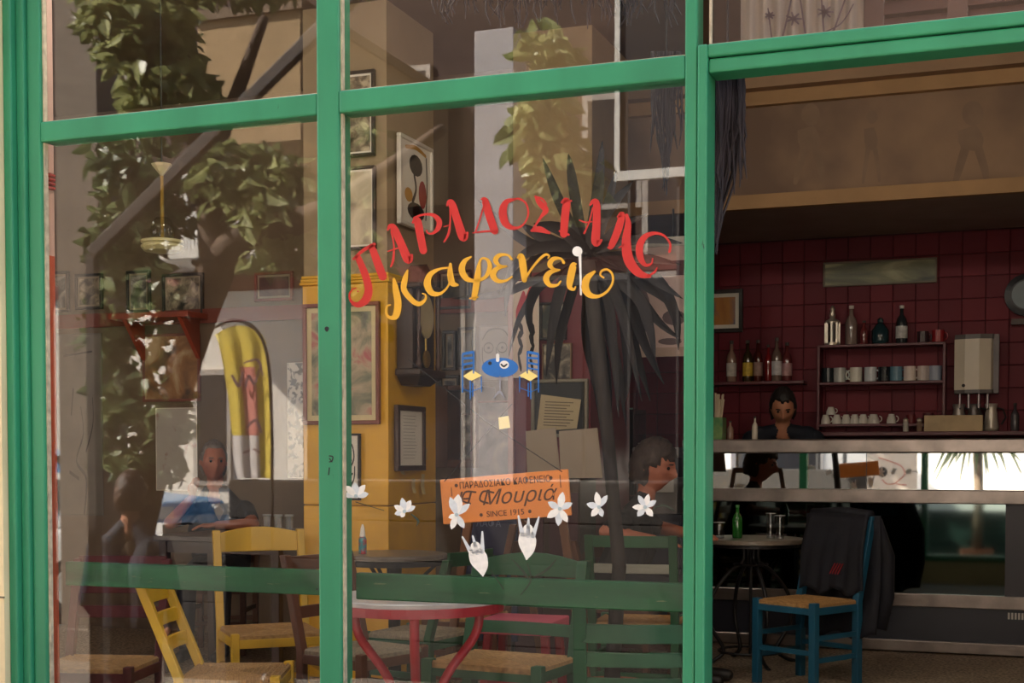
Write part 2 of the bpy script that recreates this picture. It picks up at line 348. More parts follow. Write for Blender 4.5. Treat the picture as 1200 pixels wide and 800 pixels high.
# unseen globe lamps added to brighten the interior
for i, (x, y, lab) in enumerate(((-2.7, .8, 'added unseen globe lamp brightening the room behind the middle window'), (-.8, .9, 'added unseen globe lamp brightening the room near the dracaena'), (1.2, 1.2, 'added unseen globe lamp brightening the room behind the open window'))):
    t = empty('added_fill_lamp', (x, y, 3.28), label=lab, cat='lamp', group='added fill lamps')
    MB().ball((0, 0, .12), .1, 12).build('globe', GLASS('opal_globe', (.98, .97, .94), .04), t, local=True, smooth=True)
    MB().tube([(0, 0, .22), (0, 0, ZC-3.28)], .012, 8).build('stem', M('brass', (170, 140, 70), .3, metal=.8), t, local=True)
    l_ = bpy.data.lights.new('fill_light', 'POINT'); l_.energy = (50, 26, 46)[i]; l_.color = (1, .93, .84); l_.shadow_soft_size = .09
    lo = bpy.data.objects.new('fill_light', l_); COL.objects.link(lo); lo.parent = t; lo.location = (0, 0, .12)
# ------------------------------------------------------------------ bar counter with mirrored front
YCN = 5.1
kx0 = P(800, 600, YCN).x
kz = lambda v: P(1010, v, YCN).z
ct = empty('bar_counter', ((kx0+XR)/2, YCN, 0), label='long steel bar counter with mirrored glass front below the maroon tiles', cat='counter')
bevel(MB().box(kx0, XR, YCN-.03, YCN+.6, kz(531), kz(514)).build('worktop', STEEL, ct), .01)
MB().box(kx0, XR, YCN+.03, YCN+.58, .02, kz(531)).build('carcass', DARK, ct)
MIR = M('mirror_glass', (205, 208, 205), .02, 0.02, 3, metal=1.0)
MIRD = M('dark_mirror_glass', (92, 104, 102), .04, .02, 3, metal=1.0)
xg = P(1178, 640, YCN).x
xq = [kx0, P(1015, 550, YCN).x, XR]
for i in range(2): MB().box(xq[i]+.002, xq[i+1]-.002, YCN+.02, YCN+.03, kz(573), kz(531)).build('mirror_strip', MIR, ct)
bevel(MB().box(kx0, XR, YCN-.03, YCN+.03, kz(589), kz(573)).build('rail', STEEL, ct), .006)
MB().box(kx0, xg, YCN+.015, YCN+.03, kz(693), kz(589)).build('glass_front', MIRD, ct)
MB().box(xg, XR, YCN+.0, YCN+.03, kz(693), kz(589)).build('end_panel', M('charcoal_panel', (48, 46, 54), .4, .08, 3), ct)
bevel(MB().box(kx0, XR, YCN-.02, YCN+.03, kz(708), kz(693)).build('rail', STEEL, ct), .005)
MB().box(kx0, XR, YCN+.01, YCN+.03, kz(747), kz(708)).build('kick_panel', M('navy_black_panel', (30, 32, 44), .35, .08, 3), ct)
bevel(MB().box(kx0, XR, YCN-.02, YCN+.03, kz(760), kz(747)).build('rail', STEEL, ct), .005)
gp = P(1191, 722, YCN)
m = MB()
for i in range(6): m.box(gp.x-.05+i*.02, gp.x-.038+i*.02, YCN, YCN+.012, gp.z-.02, gp.z+.02)
m.build('vent_grille', M('pale_metal', (190, 186, 180), .4, .1, 5), ct)
ztop = kz(514)
# ------------------------------------------------------------------ shelves on the tiles
MARW = M('maroon_wood', (86, 22, 30), .4, .15, 5)
def shelf_board(name, u0, u1, v, lab, dep=.2):
    a, b = P(u0, v, YBAR-.02), P(u1, v, YBAR-.02); z = (a.z+b.z)/2
    o = bevel(MB().box(a.x, b.x, YBAR-.012-dep, YBAR-.013, z-.012, z+.012).build(name, MARW), .003); tag(o, lab, 'shelf'); return z+.012
YS = YBAR-.11
zs0 = shelf_board('wall_shelf', 815, 946, 450, 'maroon wall shelf holding liquor bottles above the barman')
su = empty('shelf_unit', P(1034, 500, YS), label='open maroon wall rack of three shelves filled with mugs and cups', cat='shelf')
sx0, sx1 = P(961, 450, YS).x, P(1107, 450, YS).x
SZ = [P(1034, v, YS).z for v in (405, 449, 498)]
for z in SZ: bevel(MB().box(sx0, sx1, YBAR-.21, YBAR-.013, z-.01, z+.01).build('shelf_board', MARW, su), .003)
for x in (sx0, sx1): bevel(MB().box(x-.01, x+.01, YBAR-.21, YBAR-.013, SZ[2]-.03, SZ[0]+.005).build('side_panel', MARW, su), .003)
lx0, lx1 = P(930, 510, YS).x, P(1240, 510, YS).x; zl = P(1050, 506, YS).z
tag(bevel(MB().box(lx0, lx1, YBAR-.3, YBAR-.013, zl-.03, zl).build('back_shelf', MARW), .004), 'long low maroon ledge along the tiles behind the barman', 'shelf')
def spot(u, Y, z): p = P(u, 450, Y); return Vector((p.x, Y, z))
def bottle(u, z, h, r, rgb, lab, cap=(60, 50, 45), label_rgb=None, grp='bottles behind the bar', Y=None, fancy=False, trans=False):
    Y = Y or YS; b = spot(u, Y, z); t = empty('bottle', b, label=lab, cat='bottle', group=grp)
    mt = GLASS('bottle_glass_%s' % (rgb,), tuple(c/255 for c in rgb), .06) if trans else M('bottle_%d_%d_%d' % rgb, rgb, .12, .1, 5, spec=.8)
    MB().lathe([(r*.9, 0), (r, .01), (r, h*.55), (r*.8, h*.66), (r*.36, h*.76), (r*.32, h*.93)], (0, 0, 0), 14).build('body', mt, t, local=True, smooth=True)
    MB().lathe([(r*.38, h*.92), (r*.4, h*.93), (r*.4, h), (r*.3, h)], (0, 0, 0), 12).build('cap', M('cap_%d_%d_%d' % cap, cap, .4), t, local=True)
    if label_rgb: MB().lathe([(r*1.02, h*.14), (r*1.02, h*.46)], (0, 0, 0), 14, cap=False).build('paper_label', M('blabel_%d_%d_%d' % label_rgb, label_rgb, .6, .2, 30), t, local=True)
    return t
k = 1/PXM(1000, YS)
bottle(857, zs0, 50*k, 6*k, (150, 120, 104), 'pale liquor bottle with white label, leftmost on the liquor shelf', label_rgb=(196, 190, 180))
bottle(876, zs0, 50*k, 6*k, (60, 48, 28), 'dark liquor bottle with yellow label on the liquor shelf', label_rgb=(200, 168, 60))
bottle(888, zs0, 50*k, 5.5*k, (80, 30, 24), 'dark red liquor bottle next to the yellow labelled one', label_rgb=(150, 120, 110))
bottle(900, zs0, 44*k, 4.5*k, (120, 24, 26), 'slim red liquor bottle in the middle of the liquor shelf')
bottle(910, zs0, 52*k, 6*k, (110, 90, 80), 'clear liquor bottle with silver grey label on the liquor shelf', label_rgb=(190, 186, 186))
bottle(922, zs0, 46*k, 6*k, (100, 44, 44), 'rosy liquor bottle at the right end of the liquor shelf', label_rgb=(170, 130, 130))
z0 = SZ[0]+.01
t = empty('oil_lantern', spot(975, YS, z0), label='small silver lantern with vertical slots standing on the mug rack', cat='lantern')
SIL = M('dull_silver', (190, 180, 165), .3, .15, 12, metal=.7)
MB().lathe([(9*k, 0), (9*k, 3*k), (7*k, 4*k)], n=14).build('base', SIL, t, local=True)
MB().lathe([(5*k, 4*k), (5*k, 26*k)], n=12).build('core', M('lantern_core', (60, 44, 38), .4), t, local=True)
for i in range(8):
    a = i*PI/4; MB().box(8*k*math.cos(a)-1*k, 8*k*math.cos(a)+1*k, 8*k*math.sin(a)-1*k, 8*k*math.sin(a)+1*k, 3*k, 27*k).build('slot_bar', SIL, t, local=True)
MB().lathe([(9*k, 26*k), (8*k, 29*k), (3*k, 32*k), (4*k, 36*k), (2.5*k, 40*k), (3*k, 43*k), (1*k, 47*k)], n=14).build('cap', SIL, t, local=True, smooth=True)
bottle(997, z0, 46*k, 7*k, (130, 112, 104), 'tall decanter bottle with silver stopper beside the lantern', cap=(200, 190, 180))
bottle(1012, z0, 28*k, 5*k, (104, 42, 44), 'small reddish flask beside the decanter on the rack')
t = empty('glass_jar', spot(1031, YS, z0), label='squat dark teal glass jar on top of the mug rack', cat='jar')
MB().lathe([(9*k, 0), (10*k, 4*k), (10*k, 16*k), (6*k, 22*k), (3*k, 26*k)], n=16).build('body', M('teal_glass', (30, 52, 58), .12, .1, 4), t, local=True, smooth=True)
MB().lathe([(3.6*k, 25*k), (3.6*k, 29*k), (1*k, 31*k)], n=12).build('stopper', M('teal_glass', (30, 52, 58)), t, local=True)
bottle(1056, z0, 44*k, 6.5*k, (44, 48, 52), 'dark bottle with white foil neck on the mug rack', cap=(214, 208, 196), label_rgb=(186, 184, 180))
def mug(u, z, rgb, lab, w=12, h=17, flip=False, Y=None, handle=1, grp='mugs and cups on the rack', name='mug'):
    b = spot(u, Y or YS-.03, z); t = empty(name, b, label=lab, cat='cup' if flip else 'mug', group=grp)
    mt = M('ceramic_%d_%d_%d' % rgb, rgb, .25, .06, 6); r = w*k/2; hh = h*k
    pr = [(r*.9, 0), (r, .006), (r, hh), (r*.9, hh), (r*.88, .012)] if not flip else [(r, 0), (r*.96, hh*.4), (r*.66, hh*.85), (r*.6, hh), (r*.3, hh)]
    MB().lathe(pr, n=16).build('body', mt, t, local=True, smooth=False)
    a = 0 if handle > 0 else PI
    pts = [(math.cos(a)*(r*.9+(hh*.28)*math.sin(s)), -.01, hh*.5-hh*.3*math.cos(s)) for s in np.linspace(0.1, PI-.1, 9)]
    MB().tube(pts, hh*.06, 6).build('handle', mt, t, local=True, smooth=True)
    return t
mug(1081, z0, (60, 40, 46), 'dark patterned mug on top of the mug rack', 13, 13)
mug(1099, z0, (140, 34, 40), 'red mug at the right end of the rack top', 14, 14)
z1 = SZ[1]+.01
for u, c, lab, hd in ((970, (34, 42, 46), 'black mug at the left end of the middle mug shelf', 1), (984, (176, 178, 172), 'pale grey mug second from left on the middle mug shelf', 1),
        (1003, (214, 210, 196), 'wide cream white mug third from left on the middle mug shelf', -1), (1020, (196, 200, 204), 'cool white mug left of the two dark middle ones', 1),
        (1036, (26, 30, 38), 'black mug in the middle of the mug shelf', 1), (1050, (96, 132, 150), 'light blue mug on the middle mug shelf', 1),
        (1066, (214, 200, 190), 'white mug with faint print beside the blue mug', 1), (1082, (190, 176, 170), 'greyish white mug second from right on the mug shelf', 1), (1096, (150, 156, 172), 'bluish mug at the right end of the mug shelf', -1)):
    mug(u, z1, c, lab, 14, 17, handle=hd)
z2 = SZ[2]+.01
for i, u in enumerate((968, 981, 992, 1002, 1012, 1024, 1045)):
    mug(u, z2, (206, 200, 190), ['upturned white cup at the left end of the bottom rack shelf', 'upturned white cup second from left on the bottom rack shelf', 'upturned white cup third from left on the bottom rack shelf', 'upturned white cup fourth from left on the bottom rack shelf', 'upturned white cup fifth from left on the bottom rack shelf', 'wide upturned white cup sixth from left on the bottom shelf', 'lone upturned white cup right of the row on bottom shelf'][i], 11 if i != 5 else 14, 11, flip=True, name='coffee_cup')
mug(974, z2+11*k, (206, 200, 190), 'upturned white cup stacked on top of the two leftmost cups', 11, 9, flip=True, name='coffee_cup')
mug(1068, z2, (110, 40, 44), 'small dark red cup on the bottom rack shelf', 10, 10); mug(1088, z2, (84, 36, 44), 'dark plum cup at the right end of the bottom shelf', 12, 12)
# water heater
YW = YBAR-.013
a, b = P(1114, 392, YW-.2), P(1170, 460, YW-.2)
t = empty('water_heater', ((a.x+b.x)/2, YW, b.z), label='white wall water heater with grey sides right of the mug rack', cat='water heater')
wd, hh = b.x-a.x, a.z-b.z
prof = [(-wd*.42, -.16), (-wd*.2, -.2), (wd*.1, -.21), (wd*.34, -.18), (wd*.38, -.15), (wd*.38, -.02), (-wd*.42, -.02)]
MB().prism([(x, y, hh*.06) for x, y in prof], (0, 0, hh*.86)).build('cover', M('heater_white', (205, 192, 172), .35, .06, 4), t, local=True)
MB().prism([(x*1.03+.005, y*.98, 0) for x, y in prof], (0, 0, hh*.06)).build('bottom_cap', M('heater_grey', (96, 90, 88), .4), t, local=True)
MB().prism([(x*1.03+.005, y*.98, hh*.92) for x, y in prof], (0, 0, hh*.08)).build('top_cap', MATS['heater_grey'], t, local=True)
MB().box(wd*.385, wd*.5, -.15, 0, 0, hh).build('side_panel', M('heater_side', (100, 92, 92), .45), t, local=True)
MB().tube([(-wd*.22, -.2, hh*.13), (-wd*.22, -.222, hh*.13)], .012, 10).build('knob', INK, t, local=True)
for x in (-.1, -.04, .03, .09): MB().tube([(x, -.1, 0), (x, -.1, -.1), (x+.02, -.02, -.16)], .009, 6).build('pipe', M('pipe_grey', (120, 112, 110), .3, metal=.6), t, local=True)
# things on the ledge under the heater
t = empty('wooden_crate', spot(1118, YBAR-.2, zl), label='small pale wooden box under the water heater', cat='box')
for y0, y1 in ((-.06, -.052), (.052, .06)): bevel(MB().box(-.2, .2, y0, y1, 0, .115).build('side_board', M('pale_wood', (186, 160, 120), .6, .15, 8), t, local=True), .002)
for x0, x1 in ((-.2, -.19), (.19, .2)): MB().box(x0, x1, -.052, .052, 0, .115).build('end_board', MATS['pale_wood'], t, local=True)
MB().box(-.19, .19, -.052, .052, 0, .01).build('bottom_board', MATS['pale_wood'], t, local=True)
for i, (u, c, lab) in enumerate(((1124, (150, 140, 132), 'steel coffee pot hanging under the water heater, left one'), (1142, (104, 96, 92), 'dark coffee pot between the two pale ones under heater'), (1162, (196, 186, 172), 'pale enamel coffee pot under the right of the heater'))):
    t = empty('coffee_pot', spot(u, YBAR-.075, zl), label=lab, cat='coffee pot', group='coffee pots under the heater')
    mt = M('pot_%d' % i, c, .3, .1, 6, metal=.4)
    MB().lathe([(.05, 0), (.055, .03), (.042, .13), (.036, .16), (.045, .2)], n=14).build('body', mt, t, local=True, smooth=True)
    MB().tube([(.04, -.01, .17), (.08, -.01, .16), (.1, -.01, .1), (.07, -.01, .05)], .008, 6).build('handle', M('pot_handle', (30, 28, 28), .5), t, local=True)
for u, lab, c in ((1062, 'small glass shaker standing behind the steel bar top', (176, 170, 160)), (1078, 'brown glass shaker beside the crate behind the bar', (120, 96, 80))):
    t = empty('shaker', spot(u, YBAR-.2, zl), label=lab, cat='shaker', group='shakers behind the bar')
    MB().lathe([(.02, 0), (.022, .06), (.018, .075)], n=12).build('body', M('shaker_%d' % c[0], c, .15), t, local=True); MB().lathe([(.019, .075), (.019, .09), (.008, .1)], n=12).build('lid', SIL, t, local=True)
bottle(1162+28, zl, .2, .03, (70, 66, 70), 'clear bottle standing at the right end of the back ledge', Y=YBAR-.15)
bottle(885, kz(514), .16, .02, (196, 186, 170), 'small pale bottle on the counter left of the barman', Y=YCN+.3)
bottle(856, kz(514), .13, .022, (150, 120, 104), 'small squat bottle right of the green straw box', Y=YCN+.25)
# straw holder
b = spot(838, YCN+.15, kz(514)); t = empty('straw_box', b, label='green square box full of upright straws on the bar', cat='box')
s = .065
for (x0, x1, y0, y1) in ((-s, s, -s, -s+.008), (-s, s, s-.008, s), (-s, -s+.008, -s+.008, s-.008), (s-.008, s, -s+.008, s-.008)):
    MB().box(x0, x1, y0, y1, 0, .15).build('side', M('green_plastic', (34, 104, 52), .4, .25, 14, rgb2=(110, 140, 70)), t, local=True)
for i in range(14):
    x, y = random.uniform(-s*.8, s*.8), random.uniform(-s*.8, s*.8)
    MB().tube([(x*.6, y*.6, .01), (x*1.35, y*1.2, .26+random.random()*.06)], .006, 6).build('straw', M('straw_cream', (196, 178, 150), .5), t, local=True)
# grey till / coffee machine at the left end of the bar
a, b = P(752, 514, YCN+.2), P(797, 576, YCN+.2)
t = empty('coffee_machine', ((a.x+b.x)/2, YCN+.2, b.z-.15), label='grey and white coffee machine at the left end of the bar', cat='coffee machine')
GR = M('machine_grey', (132, 128, 128), .35, .1, 5); WH = M('machine_white', (214, 210, 204), .35, .05, 4)
xk = kx0-.03
bevel(MB().box(a.x, xk-.02, YCN+.05, YCN+.4, b.z-.15, b.z+.1).build('body', GR, t), .01)
bevel(MB().box(a.x+.06, xk-.04, YCN+.03, YCN+.05, b.z+.0, b.z+.09).build('panel', WH, t), .004)
bevel(MB().box(a.x-.02, xk, YCN+.02, YCN+.42, a.z-.13, a.z-.06).build('hood', GR, t), .01)
bevel(MB().box(a.x, a.x+.14, YCN+.1, YCN+.12, a.z-.06, a.z-.03).build('handle', WH, t), .004)
MB().box(a.x+.05, xk-.05, YCN+.2, YCN+.38, b.z+.1, a.z-.13).build('back', DARK, t)
st = empty('bar_cabinet', ((a.x+b.x)/2, YCN+.25, 0), label='dark cabinet under the coffee machine beyond the green chairs', cat='cabinet')
MB().box(P(710, 600, YCN+.02).x, kx0-.01, YCN+.02, YCN+.55, 0, b.z-.15).build('body', M('navy_cabinet', (34, 36, 52), .5, .1, 4), st)
xp = P(712, 600, YCN).x
for i in range(2): bevel(MB().box(xp+i*(kx0-xp)/2+.01, xp+(i+1)*(kx0-xp)/2-.02, YCN, YCN+.02, .1, b.z-.2).build('door', M('navy_door', (40, 42, 60), .5, .1, 4), st), .004)
# green glass bowl and tumbler of cutlery left of the machine
b = P(730, 530, YCN+.3)
t = empty('glass_display_case', (b.x, YCN+.35, P(730, 576, YCN).z-.15), label='green tinted glass case at the far left of the bar', cat='display case')
GT = GLASS('green_case_glass', (.62, .78, .68), .06); q0, q1 = P(708, 480, YCN+.3), P(748, 560, YCN+.3)
for (x0, x1, y0, y1) in ((q0.x, q1.x, YCN+.15, YCN+.157), (q0.x, q1.x, YCN+.5, YCN+.507), (q0.x, q0.x+.007, YCN+.16, YCN+.5), (q1.x-.007, q1.x, YCN+.16, YCN+.5)):
    MB().box(x0, x1, y0, y1, b.z-.3, q0.z).build('glass_side', GT, t)
MB().tube([(q0.x, YCN+.15, q0.z), (q1.x, YCN+.15, q0.z)], .006, 6).build('edge', M('edge_green', (120, 150, 130), .3), t)
# pictures on the bar wall
def framed(name, lab, p0, p1, Y, fw, frame, art, mat_=None, mw=0, dep=.03, cat='picture', rz=0, grp=None, tilt=0):
    """p0/p1: top-left and bottom-right world points of the outer frame (wall picture facing the street)"""
    c = (p0+p1)/2; wd = abs(p1.x-p0.x) if rz == 0 else abs(p1.y-p0.y); hh = abs(p0.z-p1.z)
    t = empty(name, (c.x, Y if rz == 0 else c.y, c.z-hh/2) if rz == 0 else (c.x, c.y, c.z-hh/2), rz, lab, cat, grp)
    W2 = wd/2
    for (x0, x1, z0, z1) in ((-W2, W2, 0, fw), (-W2, W2, hh-fw, hh), (-W2, -W2+fw, fw, hh-fw), (W2-fw, W2, fw, hh-fw)):
        bevel(MB().box(x0, x1, -dep, -.002, z0, z1).build('frame_side', frame, t, local=True), min(.003, fw/4), 1)
    if mw: MB().box(-W2+fw, W2-fw, -dep*.5, -.003, fw, hh-fw).build('mount', mat_ or PAPER, t, local=True)
    pr = MB().box(-W2+fw+mw, W2-fw-mw, -dep*.5-.002, -.002, fw+mw, hh-fw-mw).build('print', art, t, local=True)
    if tilt: t.rotation_euler = (0, tilt, rz)
    return t, wd, hh
BLK = M('black_frame', (34, 26, 24), .4, .15, 8); BRN = M('brown_frame', (84, 50, 34), .45, .2, 8); WHF = M('white_frame', (205, 198, 186), .45, .06, 6); REDB = M('reddish_frame', (118, 60, 46), .45, .15, 8)
framed('framed_picture', 'orange and blue painting in a black frame on the bar tiles', P(812, 341, YW), P(871, 389, YW), YW, .03, BLK, ART('art_orange', [(.35, (60, 90, 130)), (.5, (190, 130, 60)), (.7, (150, 84, 40))], 3.5), PAPER, .03)
framed('framed_picture', 'long narrow landscape panorama on the bar tiles above the mugs', P(965, 308, YW), P(1098, 331, YW), YW, .014, M('grey_frame', (110, 100, 80), .5), ART('art_panorama', [(.35, (60, 66, 56)), (.5, (120, 118, 84)), (.7, (188, 184, 140))], 1.6, (1, 1, 5)), None, 0, .02)
# wall clock at the right edge
b = P(1203, 346, YW)
t = empty('wall_clock', (b.x, YW, b.z-.15), label='round dark wall clock on a bracket at the right picture edge', cat='clock')
MB().lathe([(.13, 0), (.15, .02), (.15, .05), (.11, .06)], n=24).build('case', DARK, t, local=True); c = t.children[0]; c.rotation_euler = (PI/2, 0, 0); c.location = (0, 0, .15)
c = MB().lathe([(.105, .055), (.1, .062)], n=24).build('dial', M('dial_blue', (90, 104, 110), .3), t, local=True); c.rotation_euler = (PI/2, 0, 0); c.location = (0, 0, .15)
MB().box(-.1, .02, -.06, 0, -.06, -.02).build('bracket', WOOD_D, t, local=True)
# ------------------------------------------------------------------ pictures on the column front
PHOTO = ART('art_bw_photo', [(.38, (26, 26, 28)), (.5, (96, 94, 90)), (.62, (190, 186, 174))], 9)
PHOTO2 = ART('art_sepia_crowd', [(.36, (44, 38, 32)), (.5, (110, 98, 80)), (.66, (186, 172, 146))], 14)
FLOWER = ART('art_flowers', [(.32, (66, 66, 58)), (.45, (120, 118, 98)), (.56, (176, 158, 132)), (.66, (168, 92, 92))], 7)
SKETCH = ART('art_sketch', [(.36, (150, 140, 120)), (.5, (190, 178, 150)), (.62, (206, 196, 168))], 6)
YP = YC-.002
framed('framed_photo', 'small old crowd photograph in dark frame, topmost on the column', P(384, 88, YP), P(441, 183, YP), YP, .018, BLK, PHOTO2, PAPER, .012)
framed('framed_photo', 'larger faded drawing in dark frame below the crowd photograph', P(384, 199, YP), P(442, 292, YP), YP, .016, BLK, SKETCH, PAPER, .012)
framed('framed_picture', 'large flower painting in reddish frame on the yellow column', P(357, 357, YP), P(447, 497, YP), YP, .022, REDB, FLOWER, M('cream_mount', (205, 190, 150), .7), .03)
t, wd, hh = framed('framed_drawing', 'ink portrait sketch in a black frame low on the yellow column', P(388, 508, YP), P(424, 586, YP), YP, .012, BLK, PAPER)
m = MB(); S2 = lambda x, y: (x*wd, -.0185, y*hh)
for pts in ([(-.1, .8, .03), (.2, .85, .03), (.3, .65, .04), (.2, .5, .03)], [(-.2, .6, .03), (0, .62, .03)], [(.1, .6, .03), (.22, .6, .03)], [(.05, .58, .025), (.12, .45, .03), (.02, .43, .025)], [(-.3, .4, .03), (-.05, .3, .05), (.25, .4, .03)], [(-.35, .5, .03), (-.25, .25, .05), (.0, .12, .05), (.28, .3, .04), (.32, .5, .03)]):
    stroke(m, pts, S2, 5)
m.build('ink_lines', INK, t, local=True)
# a scrap of painting on bare plaster (yellow swirl) at the column edge
# ------------------------------------------------------------------ column side: poster, clock, framed letter, paper scraps
xc = cx1+.011
def side(u, v): return PX(u, v, xc)
a, b = side(464, 155), side(503, 276)
t, wd, hh = framed('framed_poster', 'white framed poster of a dark flower figure high on the column', a, b, 0, .022, WHF, PAPER, rz=PI/2); t.location.x = xc
m = MB(); F3 = lambda x, y: (x*wd, -.0185, y*hh)
disc(m, 0, .72, .2, F3, .12, mi=0); stroke(m, [(-.05, .6, .05), (.0, .45, .05), (-.1, .3, .06)], F3, mi=0); disc(m, .2, .42, .12, F3, .16, mi=1); disc(m, -.22, .36, .12, F3, .08, mi=2)
disc(m, 0, .2, .26, F3, .1, mi=0); disc(m, .02, .2, .12, F3, .08, mi=1); stroke(m, [(-.3, .88, .04), (0, .92, .05), (.3, .88, .04)], F3, mi=2); stroke(m, [(.32, .85, .03), (.34, .5, .03), (.3, .15, .03)], F3, mi=0)
m.build('flower_print', [M('print_dark', (44, 40, 40), .6), M('print_red', (150, 34, 40), .6), M('print_ochre', (180, 130, 50), .6)], t, local=True)
a, b = side(461, 474), side(494, 551)
t, wd, hh = framed('framed_letter', 'typed letter in a dark frame on the yellow column side', a, b, 0, .03, M('walnut_frame', (64, 40, 28), .4, .2, 8), PAPER, rz=PI/2); t.location.x = xc
m = MB()
for i in range(14): m.box(-wd*.26, wd*(.24-.1*random.random()), -.0185, -.018, hh*(.84-i*.05), hh*(.845-i*.05))
m.build('typed_lines', M('faded_ink', (120, 112, 104), .8), t, local=True)
SCRAP = M('yellowed_paper', (196, 172, 110), .8, .1, 6)
for i, (u, v, w_, h_, r, lab) in enumerate(((497, 532, 5, 13, .5, 'curled paper scrap beside the framed letter'), (470, 553, 6, 6, -.4, 'torn paper corner under the framed letter'), (483, 569, 6, 17, .1, 'short pale tape strip below the framed letter'), (494, 567, 6, 24, .12, 'long pale paper strip below the framed letter'))):
    c = side(u, v); k2 = 1/PXM(480, YC+.25); hw, h2 = w_*k2*.75, h_*k2/2
    m = MB(); n = 6; vs = []
    for j in range(n+1):
        z = -h2+2*h2*j/n; bend = .006+.03*max(0, .4-j/n)
        vs += [(bend, -hw+math.sin(r)*z, z), (bend, hw+math.sin(r)*z, z), (bend+.002, hw+math.sin(r)*z, z), (bend+.002, -hw+math.sin(r)*z, z)]
    fs = [(4*j+q, 4*j+(q+1) % 4, 4*j+4+(q+1) % 4, 4*j+4+q) for j in range(n) for q in range(4)]+[(3, 2, 1, 0), (4*n, 4*n+1, 4*n+2, 4*n+3)]
    m.add([(c.x+x, c.y+y, c.z+z) for x, y, z in vs], fs); tag(m.build('paper_scrap', SCRAP), lab, 'paper', 'paper scraps on the column')
# pendulum clock
c0, c1 = PX(474, 338, xc), PX(474, 452, xc)
yk = PX(489, 400, xc+.06).y; zc0, zc1 = P(490, 448, yk).z, P(490, 335, yk).z; HC = zc1-zc0
t = empty('pendulum_clock', (xc, yk, zc0), PI/2, 'dark wooden pendulum wall clock on the yellow column side', 'clock')
Wc = .30
bevel(MB().box(-Wc/2, Wc/2, -.1, -.002, .06, HC*.95).build('case', WOOD_D, t, local=True), .005)
bevel(MB().box(-Wc/2-.03, Wc/2+.03, -.16, -.002, .03, .07).build('base_moulding', WOOD_D, t, local=True), .01)
MB().hexa([(-Wc*.3, -.1, -.02), (Wc*.3, -.1, -.02), (Wc*.3, -.002, -.02), (-Wc*.3, -.002, -.02), (-Wc/2, -.15, .03), (Wc/2, -.15, .03), (Wc/2, -.002, .03), (-Wc/2, -.002, .03)]).build('base_bracket', WOOD_D, t, local=True)
bevel(MB().box(-Wc/2-.03, Wc/2+.03, -.16, -.002, HC*.95, HC).build('cornice', WOOD_D, t, local=True), .01)
MB().prism([(-Wc*.4, -.12, HC), (-Wc*.25, -.12, HC+.07), (0, -.12, HC+.12), (Wc*.25, -.12, HC+.07), (Wc*.4, -.12, HC)], (0, .1, 0)).build('crest', WOOD_D, t, local=True)
for x in (-Wc*.44, Wc*.44):
    MB().lathe([(.014, .07), (.018, .1), (.009, .12), (.012, .15), (.009, .18), (.012, HC*.5), (.016, HC*.54), (.009, HC*.58), (.012, HC*.8), (.017, HC*.86), (.012, HC*.95)], (x, -.13, 0), 10).build('spindle', M('spindle_wood', (70, 46, 36), .3, .2, 8), t, local=True, smooth=True)
MB().box(-Wc*.34, Wc*.34, -.108, -.102, .09, HC*.92).build('door_panel', M('clock_inside', (40, 28, 22), .4), t, local=True)
g = MB().lathe([(.088, 0), (.095, .004), (.095, .012), (.08, .014)], n=24).build('dial', M('dial_cream', (188, 172, 130), .4, .1, 8), t, local=True); g.rotation_euler = (PI/2, 0, 0); g.location = (0, -.108, HC*.68); g.scale = (1, 1.3, 1)
MB().tube([(0, -.112, HC*.55), (0, -.112, HC*.28)], .008, 6).build('pendulum_rod', M('brass', (170, 140, 70), .3, metal=.8), t, local=True)
g = MB().lathe([(.001, 0), (.05, .004), (.05, .01), (.001, .012)], n=20).build('pendulum_bob', MATS['brass'], t, local=True); g.rotation_euler = (PI/2, 0, 0); g.location = (0, -.11, HC*.24)
# ------------------------------------------------------------------ back wall pictures
YQ = YB-.002
def bwpic(u0, v0, u1, v1, lab, art, fr_=BLK, fw=.02, mw=.015, Y=None, name='framed_picture', grp='pictures on the back wall', mount=None, tilt=0):
    return framed(name, lab, P(u0, v0, Y or YQ), P(u1, v1, Y or YQ), Y or YQ, fw, fr_, art, mount or M('tan_mount', (150, 136, 116), .7), mw, grp=grp, tilt=tilt)
bwpic(57, 319, 83, 366, 'small dark picture at the far left of the back wall', PHOTO)
bwpic(90, 322, 122, 362, 'wider sepia picture second from the left of the back wall', PHOTO2)
bwpic(150, 318, 178, 366, 'narrow photo behind the hanging lamp on the back wall', PHOTO)
bwpic(192, 322, 240, 372, 'brown group photograph right of the hanging lamp', PHOTO2)
bwpic(300, 320, 345, 352, 'dark wide picture high beside the yellow column, left side', ART('art_red_dark', [(.4, (60, 34, 30)), (.6, (110, 80, 66))], 5), REDB)
t, wd, hh = framed('wall_poster', 'tall grey poster with plant drawing on the back wall, far left', P(64, 392, YQ), P(122, 604, YQ), YQ, .006, M('poster_edge', (110, 102, 92), .7), M('poster_grey', (120, 112, 102), .8, .12, 5), dep=.01, cat='poster')
m = MB(); S4 = lambda x, y: (x*wd, -.0085, y*hh)
for pts in ([(.1, .0, .05), (.15, .2, .05), (-.05, .3, .04), (.1, .45, .04), (.05, .6, .03)], [(-.2, .24, .04), (.0, .2, .04)], [(.15, .35, .03), (.3, .5, .03), (.3, .65, .02)], [(-.15, .55, .05), (-.1, .7, .03)], [(-.3, .88, .02), (.3, .9, .02)]): stroke(m, [(a_, b_, c_*.5) for a_, b_, c_ in pts], S4, 5, False)
m.build('plant_drawing', M('drawing_dark', (50, 46, 42), .8), t, local=True)
